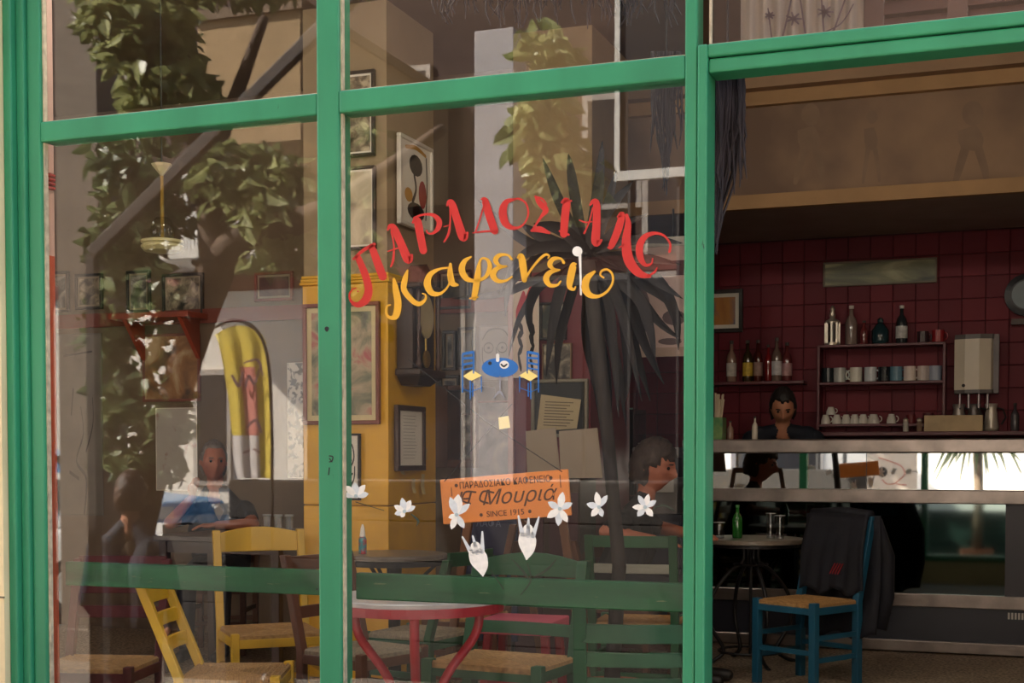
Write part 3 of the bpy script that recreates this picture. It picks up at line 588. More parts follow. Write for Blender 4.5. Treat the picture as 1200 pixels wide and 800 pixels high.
framed('wall_poster', 'pale handwritten paper strip beside the yellow column, left side', P(337, 425, YQ), P(358, 560, YQ), YQ, .004, PAPER, ART('art_script', [(.44, (60, 56, 56)), (.5, (200, 194, 184))], 18), dep=.008, cat='poster')
framed('wall_poster', 'brown and cream saint poster on the back wall behind hanging leaves', P(168, 392, YQ), P(236, 470, YQ), YQ, .02, REDB, ART('art_saint', [(.35, (70, 48, 34)), (.5, (150, 104, 60)), (.62, (196, 170, 130))], 4), dep=.02, cat='poster')
framed('wall_poster', 'white notice sheet with red letters low on the back wall', P(183, 478, YQ), P(232, 575, YQ), YQ, .006, PAPER, M('notice_grey', (186, 180, 172), .8, .1, 8, rgb2=(150, 90, 84), thr=(.6, .7)), dep=.01, cat='poster')
# the red wooden bracket shelf under the pictures
a, b = P(150, 373, YB-.05), P(242, 373, YB-.05)
t = empty('bracket_shelf', ((a.x+b.x)/2, YB-.05, a.z-.3), label='red orange wooden shelf with slanted brackets on the back wall', cat='shelf')
RO = M('red_orange_wood', (150, 58, 34), .5, .15, 6)
bevel(MB().box(a.x, b.x, YB-.28, YB-.03, a.z-.03, a.z+.01).build('board', RO, t), .004)
for x in (a.x+.1, b.x-.1): MB().prism([(x, YB-.03, a.z-.03), (x, YB-.26, a.z-.03), (x, YB-.03, a.z-.3)], (.03, 0, 0)).build('bracket', RO, t)
# pictures seen between the column and the partition
bwpic(514, 318, 554, 362, 'dark framed picture on the back wall right of the pendulum clock', ART('art_dark', [(.4, (40, 36, 32)), (.6, (90, 80, 66))], 6))
bwpic(520, 388, 536, 434, 'narrow grey portrait left of the pair behind the clock', PHOTO)
bwpic(538, 384, 558, 432, 'pale portrait of a head right of the narrow grey one', ART('art_portrait', [(.36, (60, 56, 54)), (.5, (130, 124, 118)), (.6, (176, 170, 160))], 5))
bwpic(516, 440, 540, 478, 'small portrait photograph below the portrait pair', PHOTO)
YE = YB-.3
t, wd, hh = framed('face_drawing', 'pencil drawing of a bespectacled face on a grey sheet', P(562, 382, YE), P(602, 446, YE), YE, .006, M('sheet_edge', (130, 122, 118), .8), M('sheet_grey', (150, 142, 136), .8, .06, 5), dep=.01, cat='drawing')
m = MB(); S5 = lambda x, y: (x*wd, -.0085, y*hh)
for cx_ in (-.22, .18):
    stroke(m, [(cx_+.14*math.cos(a_), .6+.09*math.sin(a_), .02) for a_ in np.linspace(0, 2*PI, 10)], S5, 3); disc(m, cx_, .6, .04, S5, .025)
for pts in ([(-.4, .75, .02), (-.2, .92, .03), (.2, .92, .03), (.42, .72, .02)], [(0, .6, .02), (.02, .42, .03), (-.06, .38, .02)], [(-.2, .25, .03), (0, .22, .04), (.2, .25, .03)], [(-.4, .6, .02), (-.36, .3, .02), (0, .08, .03), (.36, .3, .02), (.42, .6, .02)]): stroke(m, pts, S5, 4)
m.build('pencil_lines', M('pencil', (70, 66, 66), .8), t, local=True)
t, wd, hh = framed('wall_poster', 'blue grey poster of a figure below the face drawing', P(552, 470, YE), P(602, 572, YE), YE, .01, M('rose_edge', (140, 96, 96), .7), ART('art_bluefig', [(.35, (70, 74, 86)), (.5, (120, 116, 122)), (.62, (160, 150, 140))], 5), dep=.012, cat='poster')
# glass cabinet with small pictures
a, b = P(504, 452, YB-.35), P(558, 548, YB-.35)
t = empty('wall_cabinet', ((a.x+b.x)/2, YB-.2, b.z), label='brown wooden cabinet with open front between column and partition', cat='cabinet')
CW = M('cabinet_wood', (104, 70, 52), .5, .2, 6); CD = M('cabinet_inside', (66, 54, 46), .7)
x0, x1 = a.x, b.x
for bx in ((x0, x0+.12, YB-.35, YB-.01, b.z, a.z), (x1-.03, x1, YB-.35, YB-.01, b.z, a.z), (x0+.12, x1-.03, YB-.35, YB-.01, a.z-.03, a.z), (x0+.12, x1-.03, YB-.35, YB-.01, b.z, b.z+.05)):
    bevel(MB().box(*bx).build('panel', CW, t), .004)
MB().box(x0+.12, x1-.03, YB-.05, YB-.01, b.z+.05, a.z-.03).build('back', CD, t)
zz = b.z+.05
for (fx, w_, h_, art, lab) in ((.14, .12, .3, PHOTO2, 'small framed photo standing left inside the brown cabinet'), (.3, .13, .26, ART('art_olive', [(.4, (80, 76, 56)), (.6, (120, 112, 84))], 5), 'olive green picture leaning right inside the brown cabinet')):
    framed('standing_photo', lab, Vector((x0+fx, YB-.15, zz+h_)), Vector((x0+fx+w_, YB-.15, zz)), YB-.15, .012, BRN, art, dep=.02, grp='photos in the brown cabinet')
# ------------------------------------------------------------------ maroon partition: photos, board, sheet
YMq = YM-.002
framed('framed_photo', 'photo of a couple in a black frame on the maroon partition', P(634, 355, YMq), P(665, 398, YMq), YMq, .014, BLK, ART('art_couple', [(.4, (36, 44, 36)), (.52, (96, 84, 64)), (.6, (206, 200, 186))], 7))
framed('framed_photo', 'group photograph in a thin frame below the couple photo', P(637, 403, YMq), P(671, 445, YMq), YMq, .006, M('thin_tan_frame', (120, 92, 66), .5), ART('art_group', [(.42, (34, 30, 28)), (.52, (90, 82, 72)), (.62, (150, 140, 120))], 12))
framed('framed_photo', 'dark framed picture under the yellow lettering on the partition', P(622, 300, YMq+.02), P(668, 335, YMq+.02), YMq+.02, .012, BLK, ART('art_olive2', [(.4, (72, 64, 44)), (.6, (120, 108, 76))], 4))
t, wd, hh = framed('wall_poster', 'white poster with red and black zigzag marks behind the plant', P(602, 330, YMq-.03), P(632, 442, YMq-.03), YMq-.03, .004, PAPER, M('poster_cream', (214, 196, 180), .7, .06, 4), dep=.01, cat='poster')
m = MB(); S6 = lambda x, y: (x*wd, -.0085, y*hh)
stroke(m, [(.0, .75, .16), (.3, .95, .16)], S6, mi=0); stroke(m, [(-.3, .65, .2), (-.1, .8, .2)], S6, mi=0)
for x in (-.25, .2): stroke(m, [(x, .55, .08), (x+.12, .48, .08), (x-.05, .42, .08), (x+.1, .32, .08), (x-.04, .24, .08), (x+.05, .1, .08)], S6, 3, mi=1)
m.build('marks', [M('mark_red', (176, 34, 44), .6), INK], t, local=True)
YBo = YM-.005
t, wd, hh = framed('menu_board', 'dark board in a grey frame leaning on the maroon partition', P(624, 445, YBo), P(690, 512, YBo), YBo, .02, M('grey_wood_frame', (120, 114, 100), .6), M('board_dark', (30, 32, 34), .5, .1, 5), cat='board')
o = MB().hexa([P(629, 505, YBo-.036), P(676, 502, YBo-.036), P(676, 502, YBo-.031), P(629, 505, YBo-.031), P(634, 462, YBo-.036), P(681, 468, YBo-.036), P(681, 468, YBo-.031), P(634, 462, YBo-.031)]).build('typed_notice', M('buff_paper', (170, 154, 122), .8, .05, 5)); tag(o, 'typed buff notice sheet stuck on the dark board', 'paper')
m = MB()
for i in range(9):
    y0 = 470+i*3.4; m.hexa([P(639-i*.3, y0+1.2, YBo-.038), P(672-(i % 3)*4, y0+2.4, YBo-.038), P(672-(i % 3)*4, y0+2.4, YBo-.0365), P(639-i*.3, y0+1.2, YBo-.0365), P(639-i*.3, y0, YBo-.038), P(672-(i % 3)*4, y0+1.2, YBo-.038), P(672-(i % 3)*4, y0+1.2, YBo-.0365), P(639-i*.3, y0, YBo-.0365)])
m.build('typed_lines', M('brown_ink', (104, 92, 74), .8), o)
YSh = YM-.3
t = empty('paper_sheet', P(660, 556, YSh), label='large creased beige paper sheet below the typed notice', cat='paper')
SH = M('creased_paper', (150, 136, 120), .85, .06, 4, .2)
for u0, u1, dy0, dy1 in ((616, 655, .0, .03), (655, 704, .03, .0)):
    MB().hexa([P(u0+2, 560, YSh+dy0), P(u1+2, 560, YSh+dy1), P(u1+2, 560, YSh+dy1)+Vector((0, .005, 0)), P(u0+2, 560, YSh+dy0)+Vector((0, .005, 0)), P(u0, 505, YSh+dy0), P(u1-4, 501, YSh+dy1), P(u1-4, 501, YSh+dy1)+Vector((0, .005, 0)), P(u0, 505, YSh+dy0)+Vector((0, .005, 0))]).build('fold_panel', SH, t)
zs_ = P(660, 560, YSh).z
cb = empty('low_cabinet', (P(660, 600, YSh).x, YSh+.1, 0), label='dark low cabinet standing under the beige paper sheet', cat='cabinet')
bevel(MB().box(P(606, 600, YSh).x, P(682, 600, YSh).x, YSh-.05, YM-.02, 0, zs_-.002).build('body', WOOD_D, cb), .01)
for i in range(2):
    xx0 = P(608+i*40, 600, YSh).x; bevel(MB().box(xx0, xx0+.17, YSh-.07, YSh-.05, .08, zs_-.08).build('door', M('plum_door', (60, 26, 34), .5, .1, 4), cb), .004)
# pale mural board hanging at the left end of the bar
YMu = 4.95; a, b = P(702, 290, YMu), P(806, 412, YMu)
t = empty('mural_board', ((a.x+b.x)/2, YMu, b.z), label='pale pinkish mural board with dark round shapes hanging behind the dracaena', cat='picture')
bevel(MB().box(a.x, b.x, YMu-.02, YMu, b.z, a.z).build('board', M('mural_pink', (206, 180, 172), .8, .12, 5, .1), t), .004)
MB().box(a.x-.02, b.x, YMu-.035, YMu-.02, a.z-.02, a.z+.04).build('top_edge', WHF, t); MB().box(a.x-.02, b.x, YMu-.035, YMu-.02, b.z-.03, b.z+.03).build('bottom_edge', M('mural_edge', (176, 150, 136), .7), t)
MB().box(a.x, b.x, YMu-.03, YMu-.02, P(750, 325, YMu).z, P(750, 308, YMu).z).build('dark_band', M('mural_band', (92, 54, 56), .7), t)
m = MB(); fn = lambda x, y: P(x, y, YMu-.022)
disc(m, 750, 362, 12, fn, 26); disc(m, 790, 372, 14, fn, 9); disc(m, 785, 400, 14, fn, 4)
for st in ([(712, 335, 3), (716, 360, 3), (708, 400, 3)], [(722, 340, 3), (734, 350, 3), (736, 395, 3)], [(700, 350, 2), (730, 345, 2)], [(705, 372, 4), (725, 378, 4)]): stroke(m, st, fn, round_=False)
m.build('painted_shapes', M('mural_dark', (110, 92, 92), .8), t)
for x in (a.x+.1, b.x-.1): MB().tube([(x, YMu-.01, a.z), (x, YMu-.01, zh0)], .006, 6).build('hanger', INK, t)
# ------------------------------------------------------------------ ceiling lamp in the left pane
p = P(190, 250, 1.6); zq = lambda v: P(190, v, 1.6).z
t = empty('pendant_lamp', (p.x, 1.6, zq(295)), label='hanging lamp with flower canopy and round glass dish, left pane', cat='lamp')
LM = M('lamp_ivory', (190, 176, 140), .35, .08, 6)
MB().lathe([(.006, 0), (.045, .045), (.05, .055), (.04, .058)], (p.x, 1.6, zq(206)), 8).build('flower_canopy', LM, t)
MB().tube([(p.x, 1.6, zq(206)), (p.x, 1.6, zq(280))], .009, 8).build('stem', M('brass', (170, 140, 70)), t)
MB().tube([(p.x, 1.6, zq(192)), (p.x, 1.6, ZC)], .004, 6).build('cord', INK, t)
MB().lathe([(.03, -.04), (.085, -.03), (.1, -.012), (.1, -.004), (.09, 0), (.09, .006), (.1, .008), (.1, .02), (.08, .024)], (p.x, 1.6, zq(287)), 28).build('dish', M('dish_ivory', (186, 176, 130), .3, .06, 6), t, smooth=False)
MB().lathe([(.05, 0), (.06, .03), (.045, .08), (.03, .1)], (p.x, 1.6, zq(280)), 16).build('glass_globe', GLASS('lamp_glass', (.9, .9, .86), .06), t, smooth=True)
# ------------------------------------------------------------------ lettering painted on the middle pane
YT = -.0045
RED = M('red_sign_paint', (198, 32, 24), .5, .06, 20); YEL = M('yellow_sign_paint', (230, 168, 34), .5, .05, 20); BLU = M('blue_sign_paint', (24, 104, 178), .5, .08, 20); WHT = M('white_sign_paint', (238, 232, 220), .5, .04, 20); PYL = M('pale_yellow_paint', (248, 222, 130), .5, .05, 20)
A_ = lambda x, y: P(400+x/4.705, 220+y/4.705, YT)
B_ = lambda x, y: P(600+x/4.705, 220+y/4.705, YT)
pc = P(600, 330, 0)
rw = empty('painted_word', (pc.x, YT, P(600, 300, 0).z), label='red arched Greek word painted on the middle pane', cat='lettering')
yw = empty('painted_word', (pc.x, YT, P(600, 345, 0).z), label='yellow curly Greek word painted below the red arch', cat='lettering')
def letter(fn, strokes, mat, root, name='letter'):
    m = MB()
    for s_ in strokes: stroke(m, s_, fn, 7)
    return m.build(name, mat, root)
RL = [
 (A_, [[(68, 392, 14), (120, 345, 18), (180, 312, 20)], [(92, 385, 34), (128, 470, 40), (150, 555, 44), (135, 615, 46), (90, 645, 30), (52, 622, 14), (45, 585, 10), (62, 560, 8), (80, 553, 7)], [(90, 570, 9), (92, 571, 9)], [(168, 325, 36), (195, 400, 44), (228, 488, 46)]]),
 (A_, [[(256, 232, 10), (268, 212, 24), (290, 225, 40), (330, 310, 44), (368, 395, 48), (388, 372, 16)], [(275, 240, 10), (290, 320, 9), (285, 400, 14), (272, 435, 8)], [(258, 350, 7), (312, 332, 8)]]),
 (A_, [[(395, 190, 14), (418, 180, 40), (435, 260, 44), (452, 345, 42)], [(400, 165, 10), (450, 148, 12), (505, 150, 20), (538, 180, 30), (535, 220, 28), (505, 250, 14), (478, 250, 9), (470, 235, 8)]]),
 (A_, [[(582, 100, 8), (592, 78, 20), (610, 90, 40), (640, 180, 44), (672, 272, 48), (695, 248, 14)], [(600, 120, 9), (600, 190, 8), (590, 255, 14), (566, 298, 8)], [(566, 214, 6), (592, 206, 6)]]),
 (A_, [[(772, 62, 8), (792, 72, 36), (815, 150, 44), (845, 236, 42)], [(790, 80, 8), (765, 170, 8), (740, 240, 9)], [(726, 248, 8), (790, 240, 10), (860, 238, 12)]]),
 (A_, [[(960, 62, 10), (910, 78, 30), (890, 130, 44), (905, 195, 40), (950, 222, 20), (1000, 205, 10), (1030, 150, 10), (1020, 90, 10), (985, 62, 12), (955, 62, 10)]]),
 (B_, [[(130, 48, 12), (150, 80, 30), (185, 122, 34), (160, 160, 16), (112, 232, 10)], [(108, 236, 14), (150, 228, 34), (205, 248, 14)], [(126, 48, 8), (165, 60, 10), (190, 90, 8)]]),
 (B_, [[(275, 80, 14), (300, 75, 40), (292, 160, 44), (285, 255, 40)], [(290, 70, 12), (326, 72, 10)], [(262, 238, 10), (312, 258, 12)]]),
 (B_, [[(430, 95, 10), (448, 75, 24), (466, 90, 38), (466, 200, 44), (462, 300, 46), (492, 290, 14)], [(446, 110, 9), (425, 190, 8), (398, 250, 10)], [(372, 178, 6), (405, 190, 9), (440, 186, 7)]]),
 (B_, [[(585, 160, 14), (606, 148, 34), (585, 230, 42), (548, 318, 34), (530, 330, 10)], [(632, 150, 16), (640, 200, 34), (630, 300, 50), (645, 400, 56), (700, 470, 44), (760, 488, 16)], [(590, 330, 6), (618, 312, 10)]]),
 (B_, [[(868, 352, 14), (872, 310, 12), (840, 265, 12), (790, 250, 18), (735, 268, 30), (704, 320, 40), (708, 385, 36), (735, 425, 20), (768, 418, 10), (775, 390, 8)], [(800, 440, 6), (785, 465, 12), (745, 488, 8)]]),
]
for fn, st in RL: letter(fn, st, RED, rw)
YL = [
 (A_, [[(290, 505, 16), (300, 560, 34), (312, 640, 40), (300, 705, 36), (268, 715, 18), (247, 690, 12), (250, 655, 9), (270, 645, 8)], [(365, 455, 10), (352, 500, 30), (345, 560, 32), (385, 615, 30), (425, 640, 26), (460, 620, 16), (465, 592, 10), (448, 582, 8)]]),
 (A_, [[(590, 440, 10), (540, 448, 14), (490, 478, 30), (474, 530, 40), (500, 580, 32), (550, 580, 16), (592, 535, 10), (602, 470, 10)], [(602, 420, 14), (600, 470, 32), (612, 525, 34), (642, 535, 12)]]),
 (A_, [[(715, 380, 9), (680, 405, 26), (664, 450, 36), (690, 500, 30), (745, 512, 16), (795, 490, 20), (818, 440, 26), (808, 400, 18), (780, 388, 12), (762, 410, 14), (752, 480, 34), (740, 560, 34), (732, 605, 30)], [(708, 610, 8), (750, 602, 10)]]),
 (A_, [[(938, 392, 14), (915, 370, 12), (870, 372, 22), (850, 400, 28), (872, 428, 16), (910, 432, 9)], [(905, 434, 9), (858, 445, 24), (836, 480, 34), (860, 512, 24), (905, 512, 14), (940, 490, 9)]]),
 (B_, [[(32, 385, 12), (50, 378, 34), (62, 440, 40), (68, 508, 28)], [(66, 512, 14), (105, 450, 12), (150, 395, 14), (185, 368, 14), (205, 376, 10), (198, 388, 6)]]),
 (B_, [[(285, 412, 16), (268, 390, 12), (228, 392, 24), (208, 422, 28), (230, 448, 16), (262, 452, 9)], [(258, 454, 9), (212, 465, 26), (188, 500, 34), (208, 536, 24), (248, 536, 14), (268, 515, 9)]]),
 (B_, [[(352, 420, 10), (338, 430, 36), (322, 500, 40), (318, 545, 28), (340, 560, 14), (350, 545, 8)]]),
 (B_, [[(455, 462, 14), (415, 498, 36), (402, 545, 44), (425, 588, 34), (475, 598, 18), (525, 570, 14), (555, 520, 12), (552, 475, 12), (525, 450, 12), (495, 458, 12), (487, 480, 10), (505, 495, 10)]]),
]
for fn, st in YL: letter(fn, st, YEL, yw)
m = MB(); disc(m, 360, 350, 28, B_); stroke(m, [(374, 372, 16), (377, 450, 12), (380, 588, 10)], B_); m.build('accent_spoon', WHT, yw)
# painted emblem: two chairs and a table
C_ = lambda x, y: P(530+x/10, 395+y/10, YT)
em = empty('painted_emblem', (P(585, 450, 0).x, YT, P(585, 470, 0).z), label='blue table and two blue chairs painted on the pane', cat='emblem')
for name, ox, fl in (('painted_chair', 0, 1), ('painted_chair', 1130, -1)):
    cf = lambda x, y, ox=ox, fl=fl: C_(ox+fl*x, y)
    m = MB()
    for st in ([(120, 210, 18), (120, 640, 16)], [(250, 170, 18), (250, 420, 18)], [(130, 195, 30), (240, 175, 34)], [(130, 250, 26), (240, 240, 26)], [(130, 320, 26), (240, 300, 26)], [(130, 380, 18), (240, 360, 18)], [(212, 510, 18), (210, 720, 14)], [(340, 460, 14), (342, 640, 10)], [(240, 540, 14), (240, 690, 14)], [(120, 600, 8), (210, 640, 8)], [(215, 640, 8), (340, 590, 8)]): stroke(m, st, cf, mi=0)
    m.add([cf(125, 455), cf(240, 385), cf(348, 450), cf(215, 515)], [(0, 1, 2, 3)], 1)
    m.build(name, [BLU, PYL], em)
m = MB(); disc(m, 560, 355, 215, C_, 115, 24, mi=0)
g0 = lambda x, y: C_(x, y)-Vector((0, .0005, 0)); g1 = lambda x, y: C_(x, y)-Vector((0, .001, 0))
stroke(m, [(533, 210, 40), (533, 270, 40)], g0, mi=1); disc(m, 610, 322, 56, g0, 48, mi=1); stroke(m, [(575, 318, 18), (605, 342, 22), (640, 318, 18)], g1, mi=2); disc(m, 442, 305, 22, g0, mi=2)
stroke(m, [(560, 470, 30), (560, 620, 12)], C_, mi=3); stroke(m, [(480, 720, 10), (555, 640, 30), (610, 710, 10)], C_, mi=3)
m.build('painted_table', [BLU, WHT, INK, M('grey_sign_paint', (150, 146, 150), .5)], em)
# ------------------------------------------------------------------ lilies painted on the pane
def lily(u, v, petals, lab, name='painted_lily', stem=None):
    t = empty(name, P(u, v+12, YT), label=lab, cat='painted flower', group='white lilies painted along the window'); i = 0
    for (a, L, w_) in petals:
        m = MB(); ca, sa = math.cos(math.radians(a)), -math.sin(math.radians(a))
        prof = [(0, .28), (.3, .8), (.55, 1), (.8, .7), (1, .08)]
        y_ = YT-.0004*(i % 4); i += 1
        q = [(u+ca*L*s-sa*w_/2*q_, v+sa*L*s+ca*w_/2*q_) for s, q_ in prof]+[(u+ca*L*s+sa*w_/2*q_, v+sa*L*s-ca*w_/2*q_) for s, q_ in prof]
        n = len(prof); m.add([P(x, y, y_) for x, y in q], [(k, k+1, n+k+1, n+k) for k in range(n-1)]); m.build('petal', LILY[i % 2], t)
    m = MB(); fn = lambda x, y: P(x, y, YT-.002); disc(m, u, v, 2.2, fn); m.build('heart', M('lily_heart', (176, 190, 190), .6), t)
    if stem:
        m = MB(); stroke(m, stem, lambda x, y: P(x, y, YT+.0002)); m.build('stem', M('painted_stem', (44, 52, 36), .6), t)
LILY = [M('lily_white', (240, 234, 222), .55, .08, 60), M('lily_shade', (214, 216, 214), .55, .08, 60)]
lily(417, 581, [(10, 15, 8), (50, 17, 8), (95, 16, 9), (135, 17, 8), (172, 15, 7)], 'white painted lily at the left edge of the middle pane', stem=[(417, 588, 1), (430, 592, 1), (450, 598, .8)])
lily(474, 599, [(25, 14, 7), (60, 15, 8), (100, 16, 8), (150, 14, 7), (195, 12, 7), (240, 8, 6)], 'white painted lily left of the orange sign, over the yellow column', stem=[(482, 602, 1.4), (490, 610, 3), (488, 616, 1)])
lily(535, 603, [(40, 20, 8), (85, 24, 12), (110, 22, 9), (250, 18, 8), (300, 18, 8), (200, 10, 6)], 'large white painted lily over the left end of the orange sign')
lily(656, 596, [(25, 16, 8), (80, 20, 9), (150, 16, 8), (215, 18, 9), (265, 20, 9), (300, 18, 8)], 'large white painted lily over the right end of orange sign')
lily(702, 594, [(55, 17, 7), (100, 18, 8), (165, 15, 8), (230, 14, 8), (290, 12, 7)], 'white painted lily between the orange sign and the seated man')
lily(756, 594, [(30, 15, 7), (75, 16, 7), (120, 16, 7), (180, 15, 7), (230, 14, 8), (310, 14, 8)], 'white painted lily near the right edge of the middle pane', stem=[(765, 596, 1), (778, 592, 2.5), (790, 598, 1.5)])
def bud(u, v, rot, lab):
    t = empty('painted_bud', P(u, v+20, YT), label=lab, cat='painted flower', group='white lilies painted along the window'); ca, sa = math.cos(rot), math.sin(rot)
    fn = lambda x, y: P(u+x*ca-y*sa, v+x*sa+y*ca, YT)
    m = MB(); stroke(m, [(0, 20, 2), (1, 10, 15), (0, 0, 21), (-1, -8, 18), (0, -15, 12)], fn); m.build('body', LILY[0], t)
    for x0, x1, y1 in ((-6, -12, -30), (0, 0, -28), (6, 12, -30)):
        m = MB(); stroke(m, [(x0, -8, 6), ((x0+x1)/2, -18, 4), (x1, y1, 2)], fn); m.build('petal_tip', LILY[1], t)
bud(561, 655, -.25, 'closed white painted lily bud tilted left below the orange sign'); bud(618, 635, .05, 'upright white painted lily bud under the middle of orange sign')
m = MB(); fn = lambda x, y: P(x, y, YT)
for st in ([(618, 660, 1), (622, 680, 2), (610, 697, 1)], [(625, 676, 1), (640, 668, 3), (652, 655, 1)], [(600, 655, 1), (612, 668, 3), (620, 678, 2)], [(575, 668, 1), (590, 690, 1.5)]): stroke(m, st, fn)
tag(m.build('painted_leaves', MATS['painted_stem']), 'dark green painted leaf sprig below the upright lily bud', 'painted leaves')
# ------------------------------------------------------------------ sticky note, orange sign
tag(MB().hexa([P(585, 503, .006), P(598, 501, .006), P(598, 501, .008), P(585, 503, .008), P(584, 489, .006), P(596, 487, .006), P(596, 487, .008), P(584, 489, .008)]).build('sticky_note', M('note_yellow', (246, 226, 150), .7, .03, 5)), 'pale yellow sticky note on the inside of the middle pane', 'note')
YO = .12
ca, cb_, cc_, cd_ = P(518, 562, YO), P(668, 549, YO), P(670, 604, YO), P(521, 614, YO)
wS = (cb_-ca).length; hS = ((ca-cd_).length+(cb_-cc_).length)/2
ctr = (ca+cb_+cc_+cd_)/4
t = empty('hanging_sign', (ctr.x, YO, ctr.z-hS/2), label='orange wooden sign with dark lettering hung behind the lilies', cat='sign')
tl = math.atan2(cb_.z-ca.z+(cc_.z-cd_.z), (cb_.x-ca.x+cc_.x-cd_.x))
t.rotation_euler = (0, -tl, 0)
bevel(MB().box(-wS/2, wS/2, 0, .012, 0, hS).build('board', M('orange_board', (236, 140, 62), .55, .07, 5, .1), t, local=True), .003)
TX = M('sign_brown', (92, 56, 34), .6, .1, 8)
text('lettering', 'ΠΑΡΑΔΟΣΙΑΚΟ ΚΑΦΕΝΕΙΟ', .03, TX, t, (.005, -.001, hS*.82), xs=.82)
text('lettering', 'Η  Μουριά', .066, TX, t, (0, -.001, hS*.5), shear=.35, xs=1.05)
text('lettering', 'SINCE 1915', .026, TX, t, (0, -.001, hS*.15))
m = MB(); fs_ = lambda x, y: (x*wS, -.001, y*hS)
for x, y in ((-.37, .84), (.37, .84), (-.19, .15), (.19, .15)): m.add([(x*wS+.006*math.cos(a*PI/4), -.001, y*hS+.006*math.sin(a*PI/4)) for a in range(8)], [tuple(range(8))])
for st in ([(-.27, .42, .02), (-.33, .5, .02), (-.3, .68, .02), (-.22, .66, .02)], [(-.13, .4, .02), (-.19, .48, .02), (-.16, .66, .02), (-.08, .62, .02)], [(-.41, .62, .01), (-.41, .8, .01)], [(.44, .62, .01), (.44, .88, .01)]):
    stroke(m, [(x*wS*100, y*hS*100, w_*30) for x, y, w_ in st], lambda x, y: (x/100, -.001, y/100), 6)
m.build('ornament', TX, t, local=True)
CORD = M('dark_cord', (40, 34, 30), .8)
for sx, top in ((-.46, (-.3, .75)), (.46, (-.02, .72))):
    MB().tube([(sx*wS, -.004, hS*.95), (sx*wS+(.16 if sx < 0 else -.24), .002, hS+(.14 if sx < 0 else .17)), (sx*wS+(.25 if sx < 0 else -.5), .004, hS+(.22 if sx < 0 else .4))], .0015, 5).build('cord', CORD, t, local=True)
# ------------------------------------------------------------------ hanging dry strands in the open window and behind the middle pane
def strands(u0, u1, v0, v1, Y, n, lab, tip=None, wob=4):
    t = empty('dried_strands', P((u0+u1)/2, v1, Y), label=lab, cat='dried plant'); m = MB()
    for i in range(n):
        u = random.uniform(u0, u1); L = v0+(v1-v0)*(random.uniform(.55, 1) if random.random() < .6 else random.uniform(.3, .8)); yy = Y+random.uniform(-.05, .05)
        cvg = tip if tip and L > v0+(v1-v0)*.7 else u
        pts = []
        for s in np.linspace(0, 1, 7): pts.append(P(u+(cvg-u)*s**2.2+random.uniform(-wob, wob)*s, v0+(L-v0)*s, yy))
        m.tube(pts, [.004]*6+[.0015], 4, mi=0)
    pp = P((u0+u1)/2, v0, Y); MB().tube([pp, (pp.x, Y, ZC)], .004, 5).build('cord', M('dark_cord', (40, 34, 30), .8), t); o = m.build('strand_bundle', M('dark_dry_twig', (44, 36, 40), .8, .3, 8), t); o['kind'] = 'stuff'; return t
strands(833, 872, 66, 300, .22, 75, 'dark dried strand bundle hanging in the open window corner', tip=838)
strands(762, 800, 60, 232, .6, 34, 'dark dried strand bundle hanging behind the middle pane, top right', tip=780)
strands(505, 795, -60, 34, .5, 190, 'fringe of brown dried stalks along the top of the middle pane', wob=6)
# ------------------------------------------------------------------ patterned curtain in the upper right pane
t = empty('lace_curtain', P(1010, 50, .3), label='pale curtain with dark flower stems behind the upper right pane', cat='curtain')
n = 60; m = MB(); zt_, zb_ = 3.6, P(1000, 70, .3).z
xA, xB = P(868, 30, .3).x, P(1012, 30, .3).x
vs = []
for i in range(n+1):
    x = xA+(xB-xA)*i/n; y = .3+.012*math.sin(i*.9); vs += [(x, y, zb_), (x, y, zt_)]
m.add(vs, [(2*i, 2*i+2, 2*i+3, 2*i+1) for i in range(n)])
m.build('cloth', M('curtain_cloth', (150, 134, 118), .85, .08, 6, stretch=(4, 1, .3)), t, smooth=True)
m = MB(); fn = lambda x, y: P(x, y, .283)
for (u, v, r) in ((930, 22, 9), (967, 14, 9), (902, 18, 5)):
    for a in range(7): stroke(m, [(u, v, 3), (u+r*math.cos(a*.9), v+r*.8*math.sin(a*.9), 2)], fn)
for st in ([(915, 52, 2), (925, 10, 2), (930, -20, 2)], [(945, 48, 2), (938, 0, 2)], [(966, 45, 2), (962, -10, 2)], [(975, 42, 2), (990, 0, 2)], [(960, 40, 1.5), (985, 28, 1.5), (1000, 5, 1.5)], [(905, 50, 1.5), (900, 10, 1.5)]): stroke(m, st, fn)
m.build('flower_pattern', M('curtain_pattern', (86, 66, 66), .85), t)
t = empty('folding_shutter', P(1130, 40, .45), label='brown louvred shutter behind the upper right pane', cat='shutter')
xA, xB = P(1024, 30, .45).x, P(1330, 30, .45).x; zS = P(1100, 62, .45).z
SHW = M('shutter_brown', (96, 70, 58), .6, .15, 5)
for i in range(4):
    x = xA+(xB-xA)*i/3; bevel(MB().box(x-.03, x+.03, .44, .48, zS, 3.5).build('stile', SHW, t), .004)
for j in range(12):
    for i in range(3):
        x0, x1 = xA+(xB-xA)*i/3+.03, xA+(xB-xA)*(i+1)/3-.03; z = zS+.03+j*.05
        MB().hexa([(x0, .44, z), (x1, .44, z), (x1, .448, z), (x0, .448, z), (x0, .465, z+.045), (x1, .465, z+.045), (x1, .473, z+.045), (x0, .473, z+.045)]).build('slat', SHW, t)
